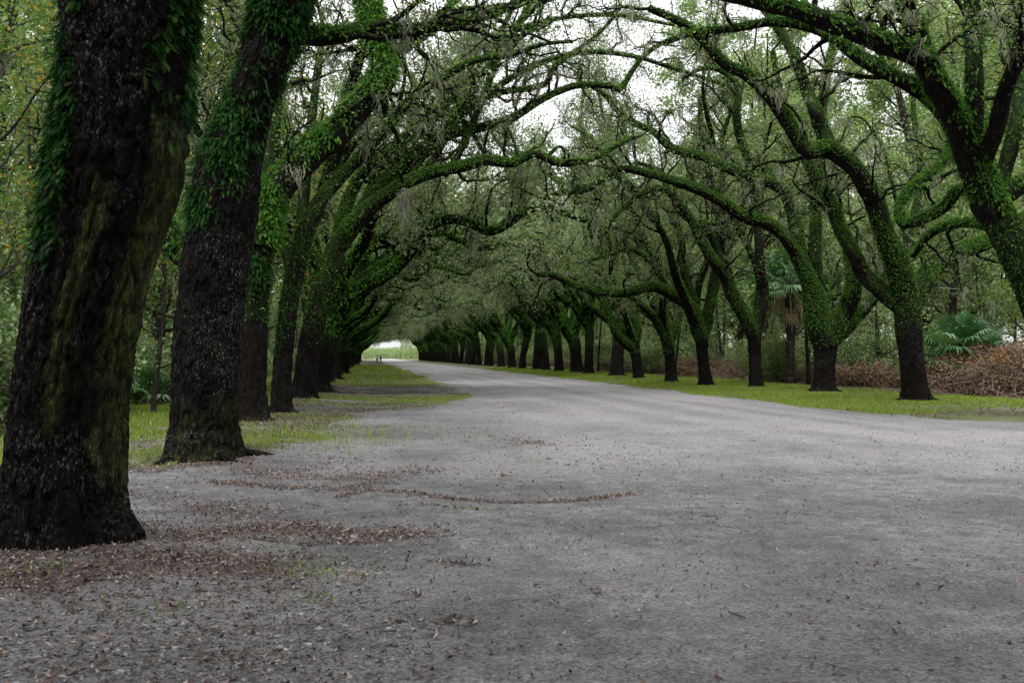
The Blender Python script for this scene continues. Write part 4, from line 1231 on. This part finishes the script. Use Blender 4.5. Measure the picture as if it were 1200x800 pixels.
for px, Y_, v, sc_t, lab in [(262, 30, 1, 1.15, 'yellow-leaved slender tree filling the gap between the two nearest left oaks'), (250, 46, 0, 1.1, 'tall grey-green tree behind the yellow one in the first left gap'),
                             (285, 39, 1, 1.2, 'second yellowing slender tree, in the gap beside the leaning oak'), (215, 36, 1, 1.2, 'yellowing slender tree straight behind the massive nearest oak'), (20, 30, 1, 1.1, 'yellow and orange leaved tree at the left picture edge'),
                             (180, 27, 4, 1.0, 'bright leafy sapling over the small saw palmetto')]:
    d_ = ray(px, 400); put(WT, WU, v, d_[0] / d_[1] * Y_, Y_, px * .1, sc_t, lab, 'tree', 'woodland trees behind the left oaks')
rr_ = random.Random(9)
n = 0
for (xa, xb, ya, yb, N, wts, dmin) in [(22.5, 34, 22, 330, 100, [4, 2, 2, 5, 6], 2.2), (34, 62, 40, 260, 80, [5, 1, 6, 1, 0], 3.4), (-17, -7.5, 20, 330, 80, [2, 7, 2, 4, 6], 2.0), (-42, -16, 45, 220, 50, [4, 3, 4, 1, 0], 3.4)]:
    got = []
    tries = 0
    while len(got) < N and tries < 4000:
        tries += 1
        u = rr_.random() ** 1.5
        x = rr_.uniform(xa, xb); y = ya + (yb - ya) * u
        if not visible(x, y) or any((x - a) ** 2 + (y - b) ** 2 < dmin ** 2 for a, b in got): continue
        if 18 < x < 27 and 30 < y < 40 and abs(project((x, y, 1))[0] - 1130) < 60: continue
        got.append((x, y))
        v = rr_.choices(range(5), wts)[0]
        put(WT, WU, v, x, y, rr_.uniform(0, 6.28), rr_.uniform(.85, 1.15) * (1.25 if x > 0 and y > 60 else 1), WK[v] + ' ' + where(x, y), 'tree', 'woodland trees behind the %s oaks' % ('right' if x > 0 else 'left'))
for (xa, xb, ya, yb, N, wts, dmin) in [(20.5, 23.5, 24, 170, 52, [4, 3, 8, 1, 5], 1.3), (23.5, 31, 32, 150, 46, [6, 7, 2, 2, 0], 1.6), (-10.5, -6.2, 17, 140, 44, [8, 6, 1, 4, 1], 1.3), (-18, -10, 28, 120, 28, [5, 8, 0, 3, 0], 1.8)]:
    got = []; tries = 0
    while len(got) < N and tries < 4000:
        tries += 1
        u = rr_.random() ** 1.4
        x = rr_.uniform(xa, xb); y = ya + (yb - ya) * u
        if not visible(x, y) or any((x - a) ** 2 + (y - b) ** 2 < dmin ** 2 for a, b in got): continue
        px = project((x, y, 1))[0]
        if x > 0 and 1075 < px and y < 38: continue
        got.append((x, y))
        v = rr_.choices(range(5), wts)[0]
        put(BU, BUu, v, x, y, rr_.uniform(0, 6.28), rr_.uniform(.8, 1.3), BK[v] + ' ' + where(x, y), 'bush', 'understory bushes behind the %s oaks' % ('right' if x > 0 else 'left'))


def far_mass(name, boxes, N, leaf, seed, mat, label):
    rs = np.random.RandomState(seed)
    a = Acc()
    for (x0, x1, y0, y1, h0, h1) in boxes:
        n = int(N / len(boxes))
        x = rs.uniform(x0, x1, n); y = rs.uniform(y0, y1, n)
        top = h0 + (h1 - h0) * fbm(x * .12, y * .09, seed, 3) * 1.3
        z = top * rs.rand(n) ** .8
        leaves(a, rs, np.stack([x, y, z], 1), leaf, .6, .3)
        for k in range(int(n / 900)):
            xx = rs.uniform(x0, x1); yy = rs.uniform(y0, y1)
            tubes(a, wander(rs, [[xx, yy, -.2]], [[0, 0, 1]], [h0 * .9], 7, .05), np.full((1, 7), .16), 5, seed=k)
    tag(link(name, a.mesh(name, mat, False)), label, 'forest', kind='stuff')


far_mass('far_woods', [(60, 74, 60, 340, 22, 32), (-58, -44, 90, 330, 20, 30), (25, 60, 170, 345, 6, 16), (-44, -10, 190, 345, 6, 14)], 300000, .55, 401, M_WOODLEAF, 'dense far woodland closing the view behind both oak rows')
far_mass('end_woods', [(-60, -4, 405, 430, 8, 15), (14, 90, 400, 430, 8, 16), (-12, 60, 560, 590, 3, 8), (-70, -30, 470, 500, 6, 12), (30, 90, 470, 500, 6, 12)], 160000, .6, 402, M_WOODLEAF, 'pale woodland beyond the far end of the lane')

# ------------------------------------------------------------------ palms
def fan(acc, rs, org, d, L, rad, n=24, droop=.5, fold=.9, rnd=None):
    """one fan-shaped palm leaf: stalk from org along d, blade of n pleated segments"""
    d = nrm(np.asarray(d, float))
    hub = org + d * L + np.array([0, 0, -droop * L * .25])
    dd = nrm(hub - org)
    side = nrm(np.cross(dd, [0, 0, 1.0])); upn = np.cross(side, dd)
    c = Acc()
    tubes(acc, np.linspace(org, hub, 5)[None], np.full((1, 5), .022), 4)
    th = np.linspace(-1.9, 1.9, n)
    base = np.repeat(hub[None], n, 0)
    dr = dd[None] * np.cos(th)[:, None] + side[None] * np.sin(th)[:, None] + upn[None] * .12
    l = rad * (1 - .25 * (np.abs(th) / 1.9) ** 2)[:, None] * rs.uniform(.9, 1.08, (n, 1))
    m = base + dr * l * .55
    tp = base + dr * l * .9 + np.array([0, 0, -1.0]) * l * .30 * (.5 + droop) * rs.uniform(.6, 1.5, (n, 1))
    w = nrm(np.cross(dr, upn)) * rad * .046
    fo = upn * rad * .02
    V = np.stack([base, m - w + fo, m + w - fo, tp], 1)
    b = (np.arange(n) * 4)[:, None]
    r = rs.rand() if rnd is None else rnd
    acc.add(V.reshape(-1, 3), t=np.concatenate([b + [0, 2, 1], b + [1, 2, 3]]), rnd=np.clip(r + rs.normal(size=n * 4) * .12, 0, 1))


def palm(name, label, loc, h, seed, nf=30, rad=.95, stalk=1.1, dead=14, r=.18, group='cabbage palms'):
    rs = np.random.RandomState(seed)
    root = tag(link(name, None, loc=loc), label, 'palm', group)
    if h > .6:
        a = Acc()
        P = catmull(np.array([[0, 0, -.1], [.04, 0, h * .4], [0, .05, h * .75], [0, 0, h]]), 60)
        Rr = r * (1 + .10 * np.sin(np.arange(60) * 1.9) + .05 * rs.normal(size=60))
        tubes(a, P[None], Rr[None], 14, bump=.12, seed=seed)
        nb = int(h * 34)      # old leaf-stalk stubs
        z = rs.uniform(.3, h, nb); az = rs.uniform(0, 6.28, nb)
        o = np.stack([np.cos(az), np.sin(az), 0 * az], 1)
        p = o * r * .95 + np.stack([0 * z, 0 * z, z], 1)
        S = np.stack([p, p + o * .05 + [0, 0, .09], p + o * .07 + [0, 0, .2]], 1)
        tubes(a, S, np.tile([.035, .03, .012], (nb, 1)), 4, seed=seed)
        link('trunk', a.mesh('trunk', M_WOOD), root)
    for k in range(nf):
        a = Acc()
        az = k * 2.39996; el = R(80 - 95 * (k / nf) ** 1.0 + rs.uniform(-6, 6))
        d = (math.cos(az) * math.cos(el), math.sin(az) * math.cos(el), math.sin(el))
        fan(a, rs, np.array([0, 0, h]), d, stalk * rs.uniform(.85, 1.15), rad * rs.uniform(.85, 1.1), droop=.3 + .6 * k / nf)
        link('frond', a.mesh('frond', M_PALM, False), root)
    for k in range(dead):
        a = Acc()
        az = k * 2.1 + rs.rand(); el = R(-48 + rs.uniform(-32, 30))
        d = (math.cos(az) * math.cos(el), math.sin(az) * math.cos(el), math.sin(el))
        fan(a, rs, np.array([0, 0, h - .1]), d, stalk * rs.uniform(.4, .9) * min(1, h / 1.5), rad * rs.uniform(.5, .8), n=13, droop=rs.uniform(.6, 1.4))
        link('dead_frond', a.mesh('dead_frond', M_DEADPALM, False), root)
    return root


def plant_at(px, X):
    d = ray(px, 430)
    y = d[1] / d[0] * X
    return (X, y, H(X, y) - .02)


p = plant_at(926, 20.6)
palm('cabbage_palm', 'tall cabbage palm with rough trunk and brown skirt of dead fronds', p, (417 - 330) / F * p[1] + 1.5 - .1, 501, 36, rad=1.1, stalk=1.3, dead=11)
p = plant_at(892, 23.5)
palm('cabbage_palm', 'cabbage palm half hidden behind the slim forked oak stem', p, (417 - 312) / F * p[1] + 1.3, 502, 26, dead=8)
p = plant_at(958, 25.0)
palm('cabbage_palm', 'bluish cabbage palm crown showing behind the four mossy stems', p, (417 - 345) / F * p[1] + 1.3, 503, 22, dead=6)
p = plant_at(1124, 22.2)
palm('palmetto', 'wide green fan palmetto beside the brown brush heap', p, 1.25, 504, 34, rad=1.1, stalk=1.25, dead=9, r=.22, group='low palmettos')
p = plant_at(1150, 24.0)
palm('palmetto', 'smaller palmetto with tan dead leaves right of the wide one', p, .9, 505, 16, rad=.9, stalk=1.0, dead=10, group='low palmettos')
g = onground(175, 474)
palm('palmetto', 'small saw palmetto on the grass between the first two left trunks', (g[0], g[1], H(g[0], g[1])), .1, 506, 16, rad=.75, stalk=.75, dead=0, group='low palmettos')
g = onground(55, 470)
palm('palmetto', 'young palmetto left of the massive nearest oak', (g[0], g[1], H(g[0], g[1])), .1, 507, 12, rad=.7, stalk=.7, dead=0, group='low palmettos')

# ------------------------------------------------------------------ brush heap, posts, cable
def brush_heap(name, label, c, rx, ry, hh, seed, N=900, orange=.3):
    rs = np.random.RandomState(seed)
    root = tag(link(name, None, loc=(c[0], c[1], H(c[0], c[1]) - .03)), label, 'brush heap', 'brush heaps on the right verge')
    a = Acc()
    u = rs.uniform(-1, 1, N); v = rs.uniform(-1, 1, N)
    top = hh * np.clip(1 - u ** 2 - v ** 2, 0, 1) ** .7 * (.7 + .6 * fbm(u * 2, v * 2, seed, 3))
    p = np.stack([u * rx, v * ry, top * rs.uniform(.2, 1, N)], 1)
    d = rs.normal(size=(N, 3)) * [1, 1, .45]
    S = wander(rs, p, d, rs.uniform(.4, 1.5, N), 6, .16, (0, 0, -.12))
    S[:, :, 2] = np.maximum(S[:, :, 2], .02)
    tubes(a, S, rs.uniform(.006, .022, (N, 1)) * np.linspace(1.1, .5, 6), 4, seed=seed)
    link('sticks', a.mesh('sticks', M_BRUSH), root)
    a = Acc()
    M = N * 12
    u = rs.uniform(-1, 1, M); v = rs.uniform(-1, 1, M)
    top = hh * np.clip(1 - u ** 2 - v ** 2, 0, 1) ** .7 * (.7 + .6 * fbm(u * 2, v * 2, seed, 3))
    q = np.stack([u * rx, v * ry, top * rs.uniform(.5, 1.05, M) + .03], 1)
    leaves(a, rs, q, .13, .4, .3, rnd=np.clip(rs.rand(M) * .9 + orange * .2 * (q[:, 2] > hh * .5), 0, 1))
    link('dead_leaves', a.mesh('dead_leaves', M_BROWN, False), root)


g = onground(1168, 466); brush_heap('brush_heap', 'big heap of brown sticks and orange bracken at the right edge', (g[0] + .6, g[1] + 1.2), 3.3, 2.0, 1.75, 601, 1500, 1)
g = onground(1215, 470); brush_heap('brush_heap', 'heap of dead brush half cut off by the right picture edge', (g[0] + 1.5, g[1] + 1.5), 3.0, 2.2, 2.1, 602, 1300, 1)
g = onground(1000, 452); brush_heap('brush_heap', 'low brown brush heap between the four-stemmed and thick-trunked oaks', (g[0] + .8, g[1] + 1.5), 3.4, 1.5, .95, 603, 900, 0)
g = onground(870, 446); brush_heap('brush_heap', 'long low bracken heap behind the slim forked oak', (g[0] + .8, g[1] + 3), 2.2, 5, .9, 604, 900, 0)


def sapling_post(label, px, X, h, r, seed):
    rs = np.random.RandomState(seed)
    p = plant_at(px, X)
    root = tag(link('bare_sapling', None, loc=p), label, 'tree', 'bare thin stems on the right verge')
    a = Acc()
    P = catmull(wander(rs, [[0, 0, -.1]], [[0, 0, 1]], [h], 8, .06, (0, 0, .15))[0], 20)
    tubes(a, P[None], np.linspace(r, r * .4, 20)[None], 8, seed=seed)
    link('trunk', a.mesh('trunk', M_BARK), root)
    a = Acc()
    q = rs.randint(6, 20, 14)
    W = wander(rs, P[q], rs.normal(size=(14, 3)) + [0, 0, .5], rs.uniform(.6, 1.8, 14), 8, .2)
    tubes(a, W, np.linspace(r * .3, .006, 8)[None].repeat(14, 0), 4, seed=seed)
    link('branches', a.mesh('branches', M_BARK), root)


sapling_post('straight dark thin stem between the V-forked and snaking-limb oaks', 792, 19.5, 5, .09, 611)
sapling_post('thin dark stem just left of the wide neighbour oak', 701, 19.0, 6, .09, 612)
sapling_post('thin leaning stem beside the tall cabbage palm', 947, 20.2, 4.5, .12, 613)

pp = plant_at(984, 26.0)
hpole = (417 - 292) / F * (pp[1] * 1.0) * 1.05 + 1.5
pole = tag(link('utility_pole', None, loc=pp), 'thin brown wooden pole seen between mossy stems, holding the pale cable', 'pole')
a = Acc(); tubes(a, np.array([[[0, 0, -.2], [0, 0, hpole * .5], [0, 0, hpole]]]), np.array([[.15, .13, .11]]), 14)
tubes(a, np.array([[[0, 0, hpole], [0, 0, hpole + .04]]]), np.array([[.11, .01]]), 14)
link('shaft', a.mesh('shaft', M_POLE), pole)
zc = (417 - 328) / F * pp[1] * 1.08 + 1.5
a = Acc(); tubes(a, np.array([[[-.05, -.12, zc], [.35, -.16, zc]]]), np.array([[.035, .035]]), 8)
link('bracket', a.mesh('bracket', M_POLE), pole)
a = Acc(); tubes(a, np.array([[[.3, -.16, zc + .03], [.3, -.16, zc + .07], [.3, -.16, zc + .12], [.3, -.16, zc + .17]]]), np.array([[.04, .07, .05, .06]]), 10)
link('insulator', a.mesh('insulator', M_CERAM), pole)
A0 = np.array([pp[0] + .3, pp[1] - .16, pp[2] + zc + .17]); A1 = at(1320, 337, 40.0)
t = np.linspace(0, 1, 40)[:, None]
C = A0 * (1 - t) + A1 * t; C[:, 2] -= .5 * 4 * (t * (1 - t))[:, 0]
a = Acc(); tubes(a, C[None], np.full((1, 40), .018), 6)
tag(link('overhead_cable', a.mesh('overhead_cable', M_CABLE)), 'pale thin cable strung above the palmetto towards the right edge', 'cable')

# ------------------------------------------------------------------ two walkers far down the lane
def walker(label, px, py, seed, phase, top, sc=1.0):
    g = onground(px, py)
    root = tag(link('person', None, loc=(g[0], g[1], H(g[0], g[1]) + .01)), label, 'person', 'walkers far down the lane')
    root.rotation_euler = (0, 0, seed * .1)
    s = phase
    J = {'pel': (0, 0, .95), 'ch': (0, 0.02, 1.25), 'nk': (0, .02, 1.47), 'hd': (0, .03, 1.56), 'tp': (0, .03, 1.70),
         'hl': (-.10, 0, .90), 'kl': (-.10, .16 * s, .50), 'al': (-.10, .12 * s, .10), 'tl': (-.10, .12 * s + .14, .04),
         'hr': (.10, 0, .90), 'kr': (.10, -.06 * s, .50), 'ar': (.10, -.28 * s, .12), 'tr': (.10, -.28 * s + .14, .05),
         'sl': (-.19, .02, 1.40), 'el': (-.25, -.08 * s, 1.13), 'wl': (-.24, .02 - .1 * s, .88), 'fl': (-.23, .05 - .1 * s, .78),
         'sr': (.19, .02, 1.40), 'er': (.25, .08 * s, 1.13), 'wr': (.24, .14 * s, .88), 'fr': (.23, .18 * s, .78)}
    E = [('pel', 'ch'), ('ch', 'nk'), ('nk', 'hd'), ('hd', 'tp'), ('pel', 'hl'), ('hl', 'kl'), ('kl', 'al'), ('al', 'tl'), ('pel', 'hr'), ('hr', 'kr'), ('kr', 'ar'), ('ar', 'tr'),
         ('nk', 'sl'), ('sl', 'el'), ('el', 'wl'), ('wl', 'fl'), ('nk', 'sr'), ('sr', 'er'), ('er', 'wr'), ('wr', 'fr')]
    rad = dict(pel=.15, ch=.15, nk=.06, hd=.095, tp=.08, hl=.10, kl=.065, al=.045, tl=.035, hr=.10, kr=.065, ar=.045, tr=.035, sl=.07, el=.045, wl=.032, fl=.035, sr=.07, er=.045, wr=.032, fr=.035)

    def skin(name, keys, mat, grow=1.0, parent=root):
        ks = list(keys); ix = {k: i for i, k in enumerate(ks)}
        me = bpy.data.meshes.new(name)
        me.from_pydata([J[k] for k in ks], [(ix[a], ix[b]) for a, b in E if a in ix and b in ix], [])
        o = link(name, me, parent)
        md = o.modifiers.new('skin', 'SKIN'); md.use_smooth_shade = True
        for i, k in enumerate(ks):
            r = rad[k] * grow
            me.skin_vertices[0].data[i].radius = (r, r * .85)
            me.skin_vertices[0].data[i].use_root = (i == 0)
        sb = o.modifiers.new('sub', 'SUBSURF'); sb.levels = sb.render_levels = 1
        me.materials.append(mat)
        return o
    skin('body', J.keys(), M_SKIN)
    skin('trousers', ['pel', 'hl', 'kl', 'al', 'hr', 'kr', 'ar'], M_TROUSER, 1.22)
    skin('jacket', ['ch', 'pel', 'nk', 'sl', 'el', 'wl', 'sr', 'er', 'wr'], top, 1.2)
    a = Acc()
    th = np.linspace(0, math.pi * .62, 6)
    P = np.stack([0 * th, .015 - 0 * th, 1.60 + .135 * np.cos(th)], 1)
    tubes(a, P[None], (np.sin(th) * .115 + .012)[None], 12)
    link('hair', a.mesh('hair', M_HAIR), root)
    root.scale = (sc, sc, sc)


walker('far-off walker in dark trousers and pale top, left of the pair', 442, 426.3, 1, 1, M_SHIRT)
walker('far-off walker in dark trousers and grey jacket, right of the pair', 446, 426.0, -1, -1, M_JACKET, .96)

# ------------------------------------------------------------------ grass, leaf litter, stones, twigs
def scatter(rs, x0, x1, y0, y1, N, f):
    x = rs.uniform(x0, x1, N); y = rs.uniform(y0, y1, N)
    k = rs.rand(N) < f(x, y)
    return x[k], y[k]


rs = np.random.RandomState(71)
a = Acc()


def blades(x, y, h, w):
    N = len(x)
    z = height(x, y) - .005
    b = np.stack([x, y, z], 1)
    az = rs.uniform(0, 6.28, N); s = np.stack([np.cos(az), np.sin(az), 0 * az], 1) * w
    l = (h * rs.uniform(.5, 1.3, N))[:, None]
    ln = rs.normal(size=(N, 3)) * [.35, .35, 0]
    m = b + (ln * .4 + [0, 0, .6]) * l; tp = b + (ln + [0, 0, 1]) * l
    V = np.stack([b - s, b + s, m + s * .7, m - s * .7, tp], 1)
    i = (np.arange(N) * 5)[:, None]
    a.add(V.reshape(-1, 3), q=i + [0, 1, 2, 3], t=i + [3, 2, 4], rnd=np.repeat(np.clip(rs.rand(N) * .75 + .25 * fbm(x, y, 5, 2), 0, 1), 5))


gd = lambda x, y: grass_amt(x, y) ** 1.6
for (x0, x1, y0, y1, N, h, w) in [(-6, 5, 12, 28, 90000, .055, .005), (-12, 5, 28, 60, 90000, .08, .012), (12, 22, 24, 50, 110000, .075, .010), (12, 22, 50, 120, 60000, .10, .022),
                                  (-9, 5, 60, 160, 30000, .12, .04), (-14, -4, 14, 40, 30000, .12, .010)]:
    blades(*scatter(rs, x0, x1, y0, y1, N, gd), h, w)
for px, py, n, h in [(360, 668, 120, .03), (372, 671, 100, .03), (193, 715, 60, .03), (50, 678, 70, .035), (366, 702, 50, .025), (325, 649, 20, .03), (548, 597, 40, .03), (690, 628, 30, .02),
                     (620, 540, 50, .03), (792, 555, 25, .025), (350, 512, 500, .10), (340, 505, 400, .12), (365, 518, 300, .10), (430, 676, 40, .02), (1000, 470, 60, .05),
                     (855, 445, 250, .3), (935, 450, 250, .3), (690, 437, 200, .2), (320, 525, 250, .06)]:
    g = onground(px, py)
    s = .05 + .0022 * n * g[1] / 12
    blades(g[0] + rs.normal(size=n) * s, g[1] + rs.normal(size=n) * s * .8, h, .004 + h * .03)
tag(link('grass', a.mesh('grass', M_GRASS, False)), 'short green grass on the verges and in patches by the lane', 'grass', kind='stuff')

a = Acc()


def litter(x, y, size, lift=.01, curl=.3, rnd=None):
    N = len(x)
    z = height(x, y) + lift * rs.uniform(.2, 1.4, N)
    az = rs.uniform(0, 6.28, N)
    nn = nrm(np.stack([rs.normal(size=N) * curl, rs.normal(size=N) * curl, np.ones(N)], 1))
    u = nrm(np.cross(nn, np.stack([np.cos(az), np.sin(az), 0 * az], 1))); v = np.cross(nn, u)
    c = np.stack([x, y, z], 1); s = (size * rs.uniform(.35, 1.5, N))[:, None]
    k = nn * s * rs.uniform(-.1, .4, (N, 1))
    V = np.stack([c - u * s * .5 + k, c - v * s * .2, c + u * s * .5 + k, c + v * s * .2], 1)
    i = (np.arange(N) * 4)[:, None]
    r = rs.rand(N) if rnd is None else rnd
    a.add(V.reshape(-1, 3), t=np.concatenate([i + [0, 1, 3], i + [1, 2, 3]]), rnd=np.repeat(r, 4))


la = lambda x, y: np.maximum(litter_shade_amt(x, y) ** 1.3, .012)
litter(*scatter(rs, -6, 4.5, 3, 13.5, 170000, la), .042)
litter(*scatter(rs, -5, 4, 13, 26, 50000, la), .055)
litter(*scatter(rs, -8, 5, 26, 60, 40000, la), .08)
litter(*scatter(rs, 13, 23, 22, 60, 30000, lambda x, y: litter_shade_amt(x, y) * .8 + .06), .09)
# stray crumbs of leaf and bark over the lane
cr = lambda x, y: sstep(.42, .62, fbm(x * .8, y * 1.1, 51, 4)) * .8 + .1
xx, yy = scatter(rs, -3, 12, 2.2, 13, 42000, cr)
litter(xx, yy, .013, .004, .3, rs.rand(len(xx)) * .5)
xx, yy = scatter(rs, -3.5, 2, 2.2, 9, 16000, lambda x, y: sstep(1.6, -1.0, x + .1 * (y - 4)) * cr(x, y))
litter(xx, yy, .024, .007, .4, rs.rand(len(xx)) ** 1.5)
litter(*scatter(rs, -3, 9, 2.2, 9, 1500, cr), .032, .008, .4, None)
xx, yy = scatter(rs, -3, 11, 2.3, 15, 7500, lambda x, y: sstep(.45, .6, fbm(x * 1.6, y * 1.9, 53, 4)) * .9 + .05)
litter(xx, yy, .034, .006, .25, rs.rand(len(xx)) * .35)
xx, yy = scatter(rs, -3, 14, 10, 32, 6500, lambda x, y: sstep(.45, .6, fbm(x * .9, y * .9, 54, 4)) * .9 + .08)
litter(xx, yy, .045, .006, .2, rs.rand(len(xx)) * .4)
litter(*scatter(rs, -1, 14, 12, 34, 7000, cr), .035, .008, .3, None)
for px, py, n, s in [(540, 660, 26, .10), (525, 727, 16, .05), (552, 730, 10, .04), (470, 728, 12, .05), (509, 740, 6, .03), (1030, 660, 4, .03), (490, 697, 10, .02), (645, 709, 5, .02), (588, 558, 22, .12),
                     (545, 658, 14, .05), (1085, 690, 8, .06), (1065, 745, 8, .05), (505, 785, 14, .06), (700, 695, 10, .08), (270, 782, 18, .09), (600, 513, 40, .35), (635, 521, 60, .35), (100, 645, 25, .1),
                     (404, 540, 60, .25), (390, 548, 70, .3)]:
    g = onground(px, py)
    litter(g[0] + rs.normal(size=n) * s, g[1] + rs.normal(size=n) * s, .05, .02, .5)
tag(link('leaf_litter', a.mesh('leaf_litter', M_LITTER, False)), 'brown oak leaves drifted in arcs across the bare ground', 'leaves', kind='stuff')

# stones
a = Acc()
f_ = (1 + 5 ** .5) / 2
ic = nrm(np.array([(-1, f_, 0), (1, f_, 0), (-1, -f_, 0), (1, -f_, 0), (0, -1, f_), (0, 1, f_), (0, -1, -f_), (0, 1, -f_), (f_, 0, -1), (f_, 0, 1), (-f_, 0, -1), (-f_, 0, 1)], float))
it = np.array([(0, 11, 5), (0, 5, 1), (0, 1, 7), (0, 7, 10), (0, 10, 11), (1, 5, 9), (5, 11, 4), (11, 10, 2), (10, 7, 6), (7, 1, 8), (3, 9, 4), (3, 4, 2), (3, 2, 6), (3, 6, 8), (3, 8, 9), (4, 9, 5), (2, 4, 11), (6, 2, 10), (8, 6, 7), (9, 8, 1)])


def stones(x, y, s):
    N = len(x)
    s = s * rs.lognormal(0, .4, N)
    V = ic[None] * (1 + rs.normal(size=(N, 12, 1)) * .16) * (np.stack([rs.uniform(.8, 1.4, N), rs.uniform(.7, 1.1, N), rs.uniform(.35, .7, N)], 1) * s[:, None])[:, None]
    an = rs.uniform(0, 6.28, N); c, q = np.cos(an)[:, None], np.sin(an)[:, None]
    V = np.stack([V[..., 0] * c - V[..., 1] * q, V[..., 0] * q + V[..., 1] * c, V[..., 2]], -1)
    V = V + np.stack([x, y, height(x, y) + s * .12], 1)[:, None]
    a.add(V.reshape(-1, 3), t=(it[None] + (np.arange(N) * 12)[:, None, None]).reshape(-1, 3), rnd=np.repeat(rs.rand(N), 12))


st = lambda x, y: .12 + .88 * sstep(.45, .62, fbm(x * .7 + 3, y * .9, 55, 4))
stones(*scatter(rs, -4.5, .6, 2.6, 8.5, 26000, lambda x, y: st(x, y) * sstep(1.2, -1.2, x + .1 * (y - 4))), .0085)
stones(*scatter(rs, -3, 9, 2.3, 11, 22000, lambda x, y: st(x, y)), .0048)
stones(*scatter(rs, -2, 12, 9, 20, 6000, st), .008)
tag(link('gravel', a.mesh('gravel', M_STONE, False)), 'loose grey gravel and grit on the lane', 'gravel', kind='stuff')

# twigs
a = Acc()
N = 260
x, y = scatter(rs, -3.5, 8, 2.4, 14, N, lambda x, y: .3 + .7 * litter_shade_amt(x, y))
N = len(x)
az = rs.uniform(0, 6.28, N)
S = wander(rs, np.stack([x, y, 0 * x], 1), np.stack([np.cos(az), np.sin(az), 0 * az], 1), rs.uniform(.05, .22, N), 6, .2)
S[:, :, 2] = height(S[:, :, 0], S[:, :, 1]) + .006
tubes(a, S, np.full((N, 6), 1.0) * rs.uniform(.0015, .004, (N, 1)), 5)
tag(link('twig_litter', a.mesh('twig_litter', M_TWIG)), 'short dark broken twigs scattered on the lane', 'twigs', kind='stuff')
